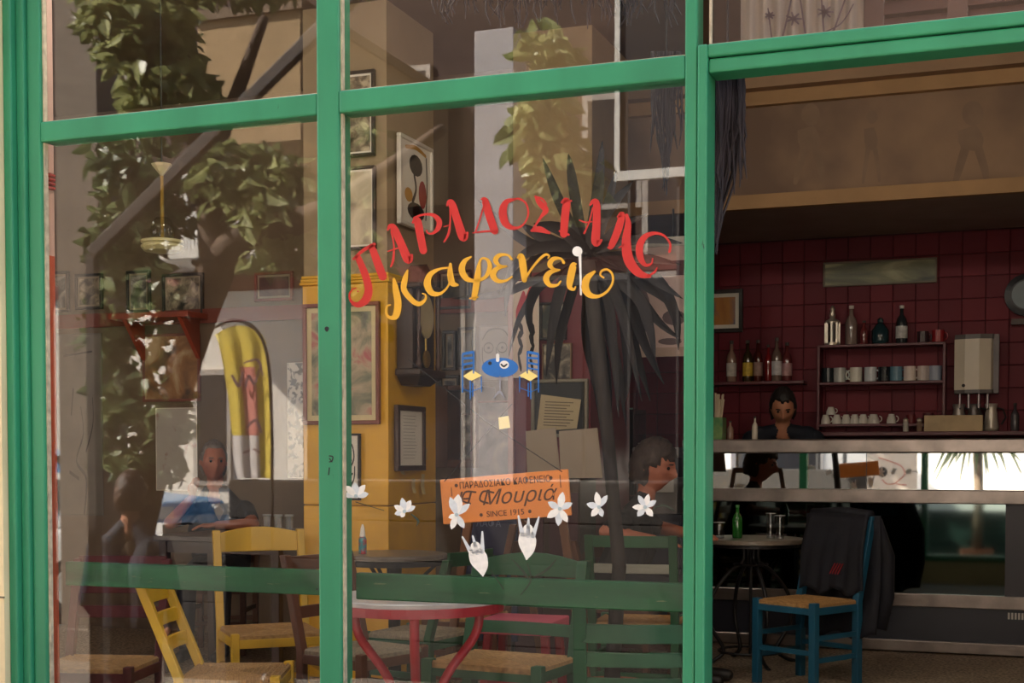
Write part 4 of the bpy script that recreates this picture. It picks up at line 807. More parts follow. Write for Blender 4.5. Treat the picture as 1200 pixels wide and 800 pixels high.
# ------------------------------------------------------------------ chairs
RUSH = M('woven_rush', (168, 128, 78), .8, .3, 40, .5, stretch=(1, 6, 1)); RUSH_G = M('greyed_rush', (140, 124, 98), .8, .25, 40, .5, stretch=(1, 6, 1))
def rush_seat(t, w, d, z, mat):
    """four woven triangles with ridged strands meeting at the middle"""
    m = MB(); K = 9
    for q in range(4):
        for i in range(K):
            s0, s1 = 1-i/K, 1-(i+1)/K
            def pt(s, e, h):
                x, y = ((-1, -1), (1, -1), (1, 1), (-1, 1))[(q+e) % 4]; return (x*s*w/2, y*s*d/2, z+h)
            a, b, c, e = pt(s0, 0, 0), pt(s0, 1, 0), pt(s1, 1, 0), pt(s1, 0, 0)
            sm = (s0+s1)/2; f, g = pt(sm, 0, .007), pt(sm, 1, .007)
            m.add([a, b, g, f, c, e], [(0, 1, 2, 3), (3, 2, 4, 5)])
    m.box(-w/2, w/2, -d/2, d/2, z-.022, z)
    return m.build('seat', mat, t, local=True)
def chair(name, lab, loc, rz, paint, w=.40, d=.38, sz=.45, h=.86, slats=(.60, .70, .80), sh=.05, lean=.1, top_curve=0.0, rush=RUSH, grp=None, leg=.036, slat_sheen=None, tilt=0):
    t = empty(name, loc, rz, lab, 'chair', grp)
    X, Yd = w/2-leg/2, d/2-leg/2
    rl = (sz, h, lean)
    def by(z): return Yd if z <= sz else Yd+lean*(z-sz)/(h-sz)
    for s in (-1, 1):
        bevel(MB().bar((s*X, -Yd, 0), (s*X, -Yd, sz+.012), leg, leg).build('leg', paint, t, local=True), .004)
        m = MB(); q = []
        for z in (0, sz, h):
            y = by(z); q += [(s*X-leg/2, y-leg/2, z), (s*X+leg/2, y-leg/2, z), (s*X+leg/2, y+leg/2, z), (s*X-leg/2, y+leg/2, z)]
        m.add(q, [(3, 2, 1, 0), (8, 9, 10, 11)]+[(4*i+k, 4*i+(k+1) % 4, 4*i+4+(k+1) % 4, 4*i+4+k) for i in range(2) for k in range(4)])
        bevel(m.build('back_post', paint, t, local=True), .004)
    rush_seat(t, w-.03, d-.02, sz, rush)
    for a, b in (((-X, -Yd), (X, -Yd)), ((-X, Yd), (X, Yd)), ((-X, -Yd), (-X, Yd)), ((X, -Yd), (X, Yd))):
        bevel(MB().bar((a[0], a[1], sz-.035), (b[0], b[1], sz-.035), .022, .04).build('seat_rail', paint, t, local=True), .003)
        for zz in ((.16, .28) if a[0] == b[0] else (.2,)):
            MB().bar((a[0], a[1], zz), (b[0], b[1], zz), .018, .026).build('stretcher', paint, t, local=True)
    for i, z in enumerate(slats):
        top = i == len(slats)-1; m = MB(); n = 8; hh = sh if not top else sh*1.25; vs = []
        for k in range(n+1):
            x = -X+2*X*k/n; bow = .022*math.sin(PI*k/n); y = by(z)+bow; up = top_curve*math.sin(PI*k/n) if top else 0
            vs += [(x, y-.008, z-hh/2), (x, y+.008, z-hh/2), (x, y+.008+lean*.05, z+hh/2+up), (x, y-.008+lean*.05, z+hh/2+up)]
        m.add(vs, [(4*k+q, 4*k+(q+1) % 4, 4*k+4+(q+1) % 4, 4*k+4+q) for k in range(n) for q in range(4)]+[(3, 2, 1, 0), (4*n, 4*n+1, 4*n+2, 4*n+3)])
        bevel(m.build('top_rail' if top else 'slat', (slat_sheen or paint) if not top else paint, t, local=True), .003)
    if tilt: t.rotation_euler = (tilt, 0, rz)
    return t
CY = M('chair_yellow', (206, 160, 34), .45, .14, 6, .15, stretch=(1, 1, .3)); CG = M('chair_green', (38, 84, 54), .42, .2, 6, .15, stretch=(1, 1, .3)); CB = M('chair_blue', (24, 84, 112), .42, .15, 6, .12, stretch=(1, 1, .3)); CBR = M('chair_brown', (92, 54, 34), .45, .25, 6, .15, stretch=(1, 1, .3)); CR = M('chair_red', (150, 34, 40), .45, .15, 6, .1)
CSHEEN = M('chair_slat_sky_sheen', (150, 150, 138), .5, .12, 8)  # pale slat colour stands in for the sky reflected on green paint
def fl(p): return (p.x, p.y, 0)
chair('kafeneio_chair', 'yellow wooden chair with curved top rail, whole back seen in the left pane', fl(PZ(318, 735, .46)), math.radians(42), CY, w=.44, d=.42, slats=(.66, .84), sh=.07, top_curve=.03, h=.9, grp='yellow chairs')
p = P(252, 700, .42)
chair('kafeneio_chair', 'yellow ladder back chair close behind the left pane, sunlit posts', (p.x+.07, .45, 0), math.radians(112), CY, w=.4, h=.8, slats=(.56, .65, .74), grp='yellow chairs', lean=.14)
chair('kafeneio_chair', 'brown wooden chair half hidden behind the middle mullion', fl(PZ(425, 760, .45)), math.radians(72), CBR, rush=RUSH_G, h=.84, grp='brown chairs')
p = P(585, 800, 1.05)
chair('kafeneio_chair', 'green chair with curved top rail facing the window behind the guard board', (p.x, 1.08, 0), math.radians(-6), CG, w=.52, slats=(.55, .66, .79), top_curve=.035, h=.83, grp='green chairs', leg=.045)
p = P(735, 760, .5)
chair('kafeneio_chair', 'green ladder back chair leaning close to the window, lower right', (p.x, .58, 0), math.radians(196), CG, w=.40, slats=(.50, .59, .68), h=.79, grp='green chairs', leg=.045, lean=.16)
p = P(746, 690, 2.5)
chair('kafeneio_chair', 'green chair with sky sheen coloured into its slats in front of the seated man', (p.x, 2.55, 0), math.radians(186), CG, w=.44, slats=(.54, .63, .72, .85), h=.88, sh=.045, slat_sheen=CSHEEN, grp='green chairs', leg=.04)
p = P(492, 760, 1.75)
chair('kafeneio_chair', 'dark green chair behind the red table, seen sideways', (p.x, 1.75, 0), math.radians(-100), CG, h=.8, rush=RUSH_G, grp='green chairs')
p = P(545, 640, 2.42)
chair('kafeneio_chair', 'brown chair beside the round dark table by the column', (p.x, 2.45, 0), math.radians(-80), CBR, h=.92, grp='brown chairs')
p = P(92, 700, .5)
chair('kafeneio_chair', 'worn dark red chair with rush seat in the far left window corner', (p.x, .62, 0), math.radians(15), M('chair_dark_red', (84, 26, 26), .5, .2, 6, .1), w=.42, sz=.42, h=.82, rush=RUSH, grp='red chairs')
BJ = fl(PZ(946, 703, .46))
bj = chair('kafeneio_chair', 'blue wooden chair with rush seat and dark jacket on its back', BJ, math.radians(-30), CB, w=.43, d=.42, sz=.46, h=.92, slats=(.64, .74, .86), sh=.06, lean=.12, grp='blue chairs', leg=.042)
p = P(345, 700, 3.4)
# red stool with pink seat edge
p = P(600, 740, 1.6); z = P(600, 736, 1.6).z
t = empty('wooden_stool', (p.x, 1.75, 0), .05, 'red stool with a bright pink seat board behind the green chair', 'stool')
bevel(MB().box(-.17, .17, -.15, .15, z-.03, z+.03).build('seat', M('pink_paint', (220, 96, 118), .45, .06, 5), t, local=True), .006)
for sx in (-1, 1):
    for sy in (-1, 1): bevel(MB().bar((sx*.16, sy*.13, 0), (sx*.13, sy*.11, z-.03), .035, .035).build('leg', CR, t, local=True), .004)
    MB().bar((sx*.15, -.12, .2), (sx*.15, .12, .2), .02, .03).build('stretcher', CR, t, local=True)
MB().bar((0, -.125, .26), (.14, -.125, .26), .02, .03).build('stretcher', CR, t, local=True); MB().bar((-.14, -.125, .26), (0, -.125, .26), .02, .03).build('stretcher', CR, t, local=True)
# ------------------------------------------------------------------ tables
def ring(c, r, tr, n=28, a0=0, a1=2*PI): return [(c[0]+r*math.cos(a), c[1]+r*math.sin(a), c[2]) for a in np.linspace(a0, a1, n)]
MARB = M('marble_top', (206, 200, 190), .3, .08, 5, rgb2=(176, 168, 160), thr=(.45, .7)); MARG = M('grey_marble', (120, 110, 98), .3, .2, 6)
IRON = M('black_iron', (34, 32, 34), .45, .1, 8, metal=.3); REDI = M('red_iron', (170, 38, 46), .4, .15, 8)
c = P(488, 740, .58); zt = P(490, 714, .45).z+.035
t = empty('cafe_table', (c.x, .58, 0), label='round marble cafe table on red iron legs behind the guard board', cat='table')
MB().lathe([(.29, zt-.02), (.31, zt-.018), (.312, zt-.004), (.305, zt)], n=40).build('marble_top', MARB, t, local=True)
MB().lathe([(.313, zt-.05), (.32, zt-.05), (.32, zt-.018), (.313, zt-.018)], n=40).build('rim', REDI, t, local=True)
for i in range(3):
    a = math.radians(-72+i*120+5); ca, sa = math.cos(a), math.sin(a)
    pts = spline([(.27*ca, .27*sa, zt-.05), (.25*ca, .25*sa, zt-.16), (.13*ca, .13*sa, zt-.3), (.1*ca, .1*sa, .34), (.18*ca, .18*sa, .15), (.28*ca, .28*sa, 0)], 5)
    MB().tube([tuple(q) for q in pts], .018, 8).build('leg', REDI, t, local=True, smooth=True)
MB().tube(ring((0, 0, .34), .1, 0), .008, 6, cap=False).build('brace_ring', REDI, t, local=True)
def pedestal(name, lab, c, r, z, top, base, th=.03):
    t = empty(name, c, label=lab, cat='table')
    MB().lathe([(r-.02, z-th), (r, z-th+.006), (r, z-.004), (r-.006, z)], n=40).build('table_top', top, t, local=True)
    MB().lathe([(r-.015, z-th-.025), (r-.004, z-th-.025), (r-.004, z-th), (r-.015, z-th)], n=40).build('rim', base, t, local=True)
    MB().lathe([(.035, .06), (.03, z*.5), (.04, z-th)], n=14).build('column', base, t, local=True)
    for i in range(3):
        a = i*2*PI/3+.4; MB().tube([(0, 0, .12), (.16*math.cos(a), .16*math.sin(a), .08), (.28*math.cos(a), .28*math.sin(a), .012)], .016, 8).build('foot', base, t, local=True)
    for i in range(3):
        a = i*2*PI/3+.4; MB().tube([(.03*math.cos(a), .03*math.sin(a), z*.7), ((r-.04)*math.cos(a), (r-.04)*math.sin(a), z-th-.01)], .01, 6).build('strut', base, t, local=True)
    return t
q = PZ(462, 648, .76)
zT2 = .76
pedestal('cafe_table', 'round dark table with grey top beside the yellow column', (q.x, q.y, 0), .27, zT2, MARG, IRON)
s = P(425, 640, q.y-.1)
t = empty('spray_bottle', (s.x, q.y-.1, zT2), label='small white capped spray bottle on the round dark table', cat='bottle')
MB().lathe([(.018, 0), (.02, .004), (.02, .075), (.014, .088)], n=14).build('body', M('teal_label', (70, 150, 160), .35, .3, 40, rgb2=(190, 60, 70), thr=(.45, .6)), t, local=True)
MB().lathe([(.015, .088), (.013, .105), (.01, .13), (.004, .15)], n=12).build('cap', WHT, t, local=True)
# right table: metal with ring legs
q = PZ(880, 630, .76); RZ = .76; rT = 62/PXM(880, q.y)
t = empty('bistro_table', (q.x, q.y, 0), label='round grey bistro table with curved iron legs before the bar', cat='table')
MB().lathe([(rT-.015, RZ-.03), (rT, RZ-.026), (rT, RZ-.006), (rT-.006, RZ)], n=44).build('table_top', MARG, t, local=True)
MB().lathe([(rT-.05, RZ-.05), (rT-.03, RZ-.05), (rT-.03, RZ-.03), (rT-.05, RZ-.03)], n=36).build('rim', IRON, t, local=True)
for i in range(4):
    a = math.radians(-58+i*90); ca, sa = math.cos(a), math.sin(a)
    pts = spline([(.05*ca, .05*sa, RZ-.04), (.05*ca, .05*sa, .62), (.13*ca, .13*sa, .56), (.24*ca, .24*sa, .42), (.26*ca, .26*sa, .25), (.17*ca, .17*sa, .09), (.22*ca, .22*sa, .03), (.3*ca, .3*sa, .0)], 5)
    MB().tube([tuple(x) for x in pts], .012, 8).build('leg', IRON, t, local=True, smooth=True)
MB().tube([(0, 0, RZ-.03), (0, 0, .05)], .01, 8).build('centre_rod', IRON, t, local=True)
MB().tube(ring((0, 0, .075), .19, 0), .008, 6, cap=False).build('brace_ring', IRON, t, local=True); MB().tube(ring((0, 0, .6), .1, 0), .007, 6, cap=False).build('brace_ring', IRON, t, local=True)
def tumbler(u, lab, h, r, tint, dy=0, z=RZ, Y=None, grp='glasses on the bistro table', mat=None):
    Yt = Y if Y is not None else q.y+dy; b = P(u, 630, Yt); t = empty('drinking_glass', (b.x, Yt, z), label=lab, cat='glass', group=grp)
    gm = mat or GLASS('tumbler_glass_%d' % int(tint*100), (tint, tint, tint), .09)
    MB().lathe([(r*.8, 0), (r, h)], n=16, cap=False).build('wall', gm, t, local=True, smooth=True); MB().lathe([(r*.1, .003), (r*.8, .003), (r*.8, .012), (r*.1, .012)], n=16).build('base', M('glass_base', (150, 150, 148), .1), t, local=True)
    MB().tube(ring((0, 0, h), r, 0, 20), .0018, 5, cap=False).build('rim', M('glass_rim', (170, 170, 168), .1), t, local=True); return t
bottle(865, RZ, .2, .031, (30, 96, 34), 'green glass soda bottle on the bistro table', cap=(60, 120, 60), Y=q.y-.05, grp=None)
tumbler(843, 'short small glass left of the green bottle on bistro table', .095, .034, .8, -.1)
tumbler(903, 'tall glass of water with pinkish print, left one by bottle', .15, .03, .82, 0); tumbler(914, 'tall clear glass right of the other tall glass, bistro table', .14, .03, .8, -.06)
m = tumbler  # (kept for the tray of glasses)
# left table with tray of glasses
q0 = P(258, 612, 3.0); zL = .80
t = empty('dining_table', (P(285, 612, 3.0).x, 3.0, 0), label='dark rectangular table under the elbows of the man in left pane', cat='table')
bevel(MB().box(-.42, .42, -.3, .3, zL-.035, zL).build('table_top', M('table_dark', (70, 60, 54), .4, .15, 5), t, local=True), .006)
for sx in (-1, 1):
    for sy in (-1, 1): bevel(MB().bar((sx*.37, sy*.25, 0), (sx*.37, sy*.25, zL-.035), .05, .05).build('leg', WOOD_D, t, local=True), .004)
MB().box(-.37, .37, -.265, -.245, zL-.1, zL-.035).build('apron', WOOD_D, t, local=True)
gp = P(327, 606, 3.0)
t = empty('serving_tray', (gp.x, 3.0, zL), label='grey tray holding small glasses at the right of the dark table', cat='tray')
bevel(MB().box(-.14, .14, -.14, .14, 0, .012).build('base', STEEL, t, local=True), .004)
for (x0, x1, y0, y1) in ((-.14, .14, -.145, -.138), (-.14, .14, .138, .145), (-.145, -.138, -.138, .138), (.138, .145, -.138, .138)): MB().box(x0, x1, y0, y1, 0, .03).build('edge', STEEL, t, local=True)
lets = ['front left', 'front middle', 'front right', 'back left', 'back middle', 'back right']
for i in range(6): tumbler(313+(i % 3)*13, '%s small glass on the grey tray of the dark table' % lets[i], .1, .026, .78, z=zL+.012, Y=2.93+.12*(i//3), grp='glasses on the tray')
# easel behind the orange sign
YE2 = 2.0
t = empty('wooden_easel', (P(608, 700, YE2).x, YE2, 0), label='brown wooden easel legs behind the orange sign and lilies', cat='easel')
for (u0, v0, u1) in ((652, 560, 682), (556, 560, 528)):
    a, b = P(u0, v0, YE2), P(u1, 760, YE2); e_ = b-a; b2 = a+e_*((a.z-.0)/(a.z-b.z)); bevel(MB().bar(a, (b2.x, YE2, 0), .04, .025, up=(0, 1, 0)).build('leg', WOOD_B, t), .004)
a, b = P(556, 565, YE2+.02), P(652, 565, YE2+.02); bevel(MB().bar(a, b, .02, .05).build('crossbar', WOOD_B, t), .003)
mid = (a+b)/2; bevel(MB().bar(mid, (mid.x, YE2+.5, 0), .03, .03).build('rear_leg', WOOD_B, t), .003)
# navy advertising panel with faint letters and a dark red cushion behind it
YN = 2.95
a, b = P(540, 598, YN), P(606, 690, YN)
t = empty('navy_panel', ((a.x+b.x)/2, YN, 0), label='navy blue advertising panel with pale letters under the orange sign', cat='sign')
bevel(MB().box(a.x, b.x, YN, YN+.02, .25, a.z).build('board', M('navy_board', (24, 32, 66), .5, .12, 5), t), .004)
text('lettering', 'ΛΑΦΑ', .05, M('pale_letter', (90, 98, 122), .6), t, ((a.x+b.x)/2-t.location.x, -.002, a.z-.07))
for x in (a.x+.03, b.x-.03): MB().box(x-.012, x+.012, YN, YN+.02, 0, .25).build('leg', IRON, t)
# ------------------------------------------------------------------ jacket over the blue chair
t = empty('jacket', (BJ[0], BJ[1], .5), math.radians(-30), 'dark navy jacket with a small red patch hung on the blue chair', 'jacket')
JK = M('navy_jacket', (13, 15, 27), .8, .25, 9, .4)
def drape(side, z0, z1, y_top, bulge, wx, off):
    n, k = 18, 16; vs = []
    for j in range(k+1):
        s_ = j/k; z = z0+(z1-z0)*s_
        for i in range(n+1):
            x = (i/n-.5)*wx*(1+.1*s_)+off*s_
            y = y_top+side*(.02+bulge*math.sin(PI*min(1, s_*1.1))*.5+.012*math.sin(i*1.7+s_*3)*s_)-.12*s_*(1 if side > 0 else .9)
            vs.append((x, y, z-.5+.02*math.sin(i*.8)*s_))
    return vs, [(j*(n+1)+i, j*(n+1)+i+1, (j+1)*(n+1)+i+1, (j+1)*(n+1)+i) for j in range(k) for i in range(n)]
for nm, sd, zb_, wx in (('front_drape', -1, .50, .40), ('back_drape', 1, .26, .50)):
    vs, fs = drape(sd, .925, zb_, .30, .05, wx, .03); m = MB().add(vs, fs); o = m.build(nm, JK, t, local=True, smooth=True); sm = o.modifiers.new('thick', 'SOLIDIFY'); sm.thickness = .012
MB().tube([(-.2, .30, .425), (0, .31, .44), (.2, .30, .425)], .03, 10).build('collar', JK, t, local=True, smooth=True)
for sx in (-.24, .26): MB().tube([(sx*.8, .33, .4), (sx, .36, .2), (sx*1.05, .34, -.02), (sx, .3, -.2)], [.035, .045, .045, .04], 10).build('sleeve', JK, t, local=True, smooth=True)
m = MB()
for i in range(4): m.bar((.03+i*.018, .158, .1), (.065+i*.018, .158, .16), .008, .004)
m.build('red_patch', M('patch_red', (150, 30, 40), .6), t, local=True)
# a second chair back with coat is only the mirror's image of this one
# ------------------------------------------------------------------ dracaena
YD = 1.45
cr = P(690, 300, YD)
t = empty('potted_dracaena', (cr.x+.1, YD, 0), label='tall dracaena with long drooping dark leaves behind the pane', cat='plant')
MB().lathe([(.11, 0), (.13, .02), (.16, .3), (.17, .32), (.155, .32), (.145, .29)], n=24).build('pot', M('terracotta', (140, 78, 50), .7, .12, 6), t, local=True)
MB().lathe([(.01, .285), (.143, .29)], n=20, cap=False).build('soil', M('soil', (46, 36, 28), .9, .2, 20), t, local=True)
MB().tube([(0, 0, .28), (.03, .01, .8), (-.02, .02, 1.3), (-.1, 0, cr.z-.02)], [.035, .03, .028, .035], 10).build('trunk', M('plant_trunk', (44, 36, 30), .8, .2, 10, .5), t, local=True, smooth=True)
DL = LEAF('dracaena_leaf', (28, 22, 24), .05, (40, 34, 30), .75); 
def blade(pts, wd):
    q = spline([(p_.x, p_.y, p_.z) for p_ in pts], 5); n = len(q); m = MB(); vs = []
    for i, p_ in enumerate(q):
        s_ = i/(n-1); d_ = Vector(q[min(i+1, n-1)]-q[max(i-1, 0)]).normalized(); x = d_.cross(Vector((0, -1, .15))).normalized()
        ww = wd*(min(1, .45+s_*2.2) if s_ < .5 else max(.04, 1-((s_-.5)/.5)**1.6))
        p_ = Vector(p_); vs += [p_-x*ww/2, p_+Vector((0, .006+ww*.12, 0)), p_+x*ww/2]
    m.add(vs, [(3*i+k_, 3*i+k_+1, 3*i+k_+4, 3*i+k_+3) for i in range(n-1) for k_ in range(2)]); return m
BL = [[(680, 295), (655, 235), (636, 185)], [(685, 295), (672, 220), (666, 180)], [(688, 290), (700, 230), (706, 165)], [(692, 290), (710, 250), (742, 212)], [(690, 300), (620, 285), (560, 235)], [(684, 296), (640, 280), (610, 262)],
 [(690, 305), (640, 300), (600, 330), (592, 370)], [(685, 310), (640, 330), (610, 370), (595, 420)], [(690, 310), (600, 340), (530, 350)], [(680, 315), (640, 325), (620, 360), (625, 400)],
 [(700, 300), (740, 300), (798, 310)], [(700, 305), (745, 315), (800, 350)], [(700, 305), (735, 330), (770, 375), (798, 398)], [(700, 300), (750, 280), (800, 285)], [(705, 310), (745, 345), (760, 380), (768, 420)],
 [(695, 310), (715, 330), (735, 390), (752, 470)], [(698, 312), (728, 345), (742, 400), (762, 470)], [(695, 315), (712, 350), (720, 420), (725, 490)], [(690, 315), (700, 380), (712, 440), (716, 500)], [(686, 318), (688, 390), (700, 450), (707, 520)], [(690, 318), (702, 360), (695, 430), (705, 480)],
 [(700, 312), (726, 345), (736, 420), (730, 480)], [(700, 308), (760, 320), (790, 365), (795, 410)], [(694, 300), (660, 270), (625, 262)], [(690, 312), (660, 330), (648, 380), (640, 440)], [(540, 470), (520, 478), (508, 486)][:0] or [(696, 300), (720, 270), (760, 250)]]
BL += [[(698, 308), (730, 318), (775, 345), (800, 372)], [(692, 312), (706, 360), (724, 430), (734, 500)], [(688, 312), (668, 350), (655, 400), (652, 450)], [(694, 296), (712, 240), (722, 200)], [(684, 300), (650, 288), (612, 300), (585, 345)], [(700, 306), (732, 335), (752, 395), (778, 450)]]
for i, b_ in enumerate(BL):
    n = len(b_); dy = random.uniform(-.12, .3); pts = [P(u, v, YD+dy*(j/(n-1))) for j, (u, v) in enumerate(b_)]
    pts[0] = cr+Vector((random.uniform(-.02, .02), random.uniform(-.02, .02), random.uniform(-.03, .03)))
    blade(pts, random.uniform(.034, .056)).build('leaf', DL, t, smooth=True)
# ------------------------------------------------------------------ people
def ellipsoid_head(c, s, yaw, pitch, roll=0):
    """head mesh with brow, nose, lips, chin, ears; faces local -y"""
    n, k = 36, 28; vs = []
    for j in range(k+1):
        th = PI*j/k
        for i in range(n):
            ph = 2*PI*i/n; x, y, z = math.sin(th)*math.sin(ph), -math.sin(th)*math.cos(ph), math.cos(th)
            wx, wy, wz = .076, .098, .122
            if z < 0: wx *= 1-.26*(-z)**1.4; wy *= 1-.12*(-z)
            X, Y, Z = x*wx, y*wy, z*wz
            if y > 0: Y *= 1.04
            f = max(0, -y)
            g = lambda cx, cz, sx, sz: math.exp(-((X-cx)/sx)**2-((Z-cz)/sz)**2)*f
            Y -= .030*g(0, -.022, .012, .024)+.016*g(0, .008, .009, .024)   # nose
            Y -= .010*g(0, .036, .06, .012)                                  # brow
            Y += .014*(g(.031, .016, .017, .013)+g(-.031, .016, .017, .013)) # sockets
            Y -= .009*g(0, -.062, .026, .009)-.006*g(0, -.069, .028, .004)   # lips
            Y -= .012*g(0, -.1, .028, .02)                                   # chin
            Y += .004*(g(.05, -.04, .02, .03)+g(-.05, -.04, .02, .03))
            vs.append(Vector((X, Y, Z))*s)
    fs = [(j*n+i, j*n+(i+1) % n, (j+1)*n+(i+1) % n, (j+1)*n+i) for j in range(k) for i in range(n)]
    m = MB().add(vs, fs)
    for sx in (-1, 1): m.ball((sx*.077*s, .012*s, -.005*s), .03*s, 8, (.35, .6, 1.05))
    rot = Matrix.Translation(c) @ Matrix.Rotation(yaw, 4, 'Z') @ Matrix.Rotation(pitch, 4, 'X') @ Matrix.Rotation(roll, 4, 'Y')
    m.v = [tuple(rot @ Vector(p)) for p in m.v]; return m, rot
def capsule(m, a, b, r0, r1, n=12):
    a, b = Vector(a), Vector(b); d = b-a; L = d.length; d = d/L if L > 1e-6 else Vector((0, 0, 1)); pts = []; rs = []
    for s in (-1, -.92, -.7, -.38, 0): pts.append(a+d*r0*s); rs.append(max(.0008, r0*math.sqrt(max(0, 1-s*s))))
    for s in (0, .38, .7, .92, 1): pts.append(b+d*r1*s); rs.append(max(.0008, r1*math.sqrt(max(0, 1-s*s))))
    m.tube(pts, rs, n)
def person(lab, loc, rz, segs, head, skin, mats, hair_mat, hair='short', eyes=True, hs=1.0, extra=None):
    """segs: (a, b, r0, r1, material index); one remeshed body, hair as child"""
    t = empty('person', loc, rz, lab, 'person'); m = MB()
    for a, b, r0, r1, mi in segs: capsule(m, a, b, r0, r1)
    hc, yaw, pitch = head; hm, rot = ellipsoid_head(Vector(hc), hs, yaw, pitch); m.add(hm.v, hm.f)
    me = bpy.data.meshes.new('body'); me.from_pydata(m.v, [], m.f); tmp = bpy.data.objects.new('tmp', me); COL.objects.link(tmp)
    r = tmp.modifiers.new('r', 'REMESH'); r.mode = 'VOXEL'; r.voxel_size = .0075
    s = tmp.modifiers.new('s', 'SMOOTH'); s.factor = .5; s.iterations = 2
    dg = bpy.context.evaluated_depsgraph_get(); nm = bpy.data.meshes.new_from_object(tmp.evaluated_get(dg)); bpy.data.objects.remove(tmp)
    o = bpy.data.objects.new('body', nm); COL.objects.link(o); o.parent = t; nm.name = 'body'; nm.materials.clear()
    for x in [skin]+mats: nm.materials.append(x)
    nv = len(nm.vertices); co = np.empty(nv*3); nm.vertices.foreach_get('co', co); co = co.reshape(-1, 3)
    best = np.full(nv, 1e9); mi = np.zeros(nv, int)
    for a, b, r0, r1, k in segs+[(hc, hc, .1*hs, .1*hs, 0)]:
        a, b = np.array(a, float), np.array(b, float); ab = b-a; L2 = max(1e-9, ab@ab); tt = np.clip(((co-a)@ab)/L2, 0, 1)
        d = np.linalg.norm(co-(a+tt[:, None]*ab), axis=1)-(r0+(r1-r0)*tt); up = d < best; best[up] = d[up]; mi[up] = k
    pm = np.empty(len(nm.polygons), int)
    for i, p in enumerate(nm.polygons): pm[i] = mi[p.vertices[0]]
    nm.polygons.foreach_set('material_index', pm.astype(np.int32)); nm.polygons.foreach_set('use_smooth', np.ones(len(pm), bool)); nm.update()
    # hair shell
    vs = []; n, k = 40, 20; hmx = MB()
    for j in range(k+1):
        th = PI*.72*j/k
        for i in range(n):
            ph = 2*PI*i/n; x, y, z = math.sin(th)*math.sin(ph), -math.sin(th)*math.cos(ph), math.cos(th)
            lift = 1.1+.05*math.sin(i*2.3+j*1.7)+random.uniform(-.03, .03)
            front = max(0, -y)
            if hair == 'long': lift += .08
            lim = .46+random.uniform(-.06, .06) if front > .45 else (.05 if front > .1 else -.75)
            if hair == 'swept': lim = .62+random.uniform(-.05, .05) if front > .4 else lim; lift += .05
            if hair == 'receding': lim = .72 if front > .35 else lim
            sc_ = lift if z > lim else .86
            vs.append(rot @ (Vector((x*.076, y*.1, z*.122))*sc_*hs))
    hmx.add(vs, [(j*n+i, j*n+(i+1) % n, (j+1)*n+(i+1) % n, (j+1)*n+i) for j in range(k) for i in range(n)])
    hmx.build('hair', hair_mat, t, local=True, smooth=True)
    if eyes:
        for sx in (-1, 1):
            e = MB().ball((0, 0, 0), .0085*hs, 8); e.v = [tuple(rot @ (Vector(p)+Vector((sx*.031, -.083, .014))*hs)) for p in e.v]; e.build('eye', M('eye_dark', (30, 24, 22), .2), t, local=True, smooth=True)
            e = MB().bar((sx*.016*hs, -.097*hs, .035*hs), (sx*.044*hs, -.089*hs, .034*hs), .006*hs, .006*hs); e.v = [tuple(rot @ Vector(p)) for p in e.v]; e.build('eyebrow', hair_mat, t, local=True)
    return t, rot
def hand(segs, wrist, tip_dir, side, k=0, curl=.35, down=(0, 0, -1)):
    """palm and five fingers added as capsules"""
    w_ = Vector(wrist); d = Vector(tip_dir).normalized(); dn = Vector(down); s = d.cross(dn).normalized()*side
    pal = w_+d*.045
    for i in range(4): segs.append((w_, w_+d*.085+s*(i-1.5)*.019, .018, .012, k))
    for i, L in enumerate((.062, .072, .068, .052)):
        a = w_+d*.085+s*(i-1.5)*.019; b = a+d*L*.5+dn*L*.5*curl*.6; c = b+d*L*.45+dn*L*.5*curl*1.6
        segs.append((tuple(a), tuple(b), .0098, .0088, k)); segs.append((tuple(b), tuple(c), .0088, .0078, k))
    a = w_+d*.025-s*.024; b = a+d*.03-s*.026+dn*.008; c = b+d*.03-s*.004
    segs.append((tuple(a), tuple(b), .013, .0105, k)); segs.append((tuple(b), tuple(c), .0105, .009, k))
SKIN = M('skin_tan', (176, 118, 88), .55, .08, 14); SKIN2 = M('skin_red_tan', (170, 104, 80), .55, .08, 14)
BLACKC = M('black_cloth', (22, 22, 26), .85, .2, 10, .3); NAVYC = M('navy_cloth', (20, 24, 36), .85, .2, 10, .3); TROU = M('dark_trousers', (34, 34, 42), .85, .2, 10, .3)
HG = M('grey_brown_hair', (58, 46, 40), .7, .35, 30, .6); HD = M('dark_hair', (30, 24, 22), .6, .3, 30, .5); HGR = M('grey_hair', (112, 102, 94), .7, .25, 30, .6); HB = M('brown_hair', (66, 42, 26), .6, .3, 30, .5)
def torso(segs, hip, chest, neck, head, mi=1, w=.085, r=.115):
    hip, chest, neck, head = map(Vector, (hip, chest, neck, head))
    for s in (-1, 1):
        segs.append((hip+Vector((s*.07, 0, 0)), chest+Vector((s*w, 0, -.1)), .115, r+.005, mi)); segs.append((chest+Vector((s*w, 0, -.1)), chest+Vector((s*(w+.03), 0, .04)), r, r-.035, mi))
        segs.append((chest+Vector((s*(w+.03), 0, .04)), neck+Vector((s*.03, 0, -.03)), .072, .05, mi))
    segs.append((neck+Vector((0, 0, -.06)), (neck+head)/2, .056, .05, 0))
def arm(segs, sh, el, wr, sleeve='short', mi=1):
    sh, el, wr = map(Vector, (sh, el, wr)); mid = sh+(el-sh)*.62
    if sleeve == 'short': segs.append((sh, mid, .068, .058, mi)); segs.append((mid, el, .046, .04, 0)); segs.append((el, wr, .041, .027, 0))
    else: segs.append((sh, el, .068, .05, mi)); segs.append((el, wr, .05, .034, mi))
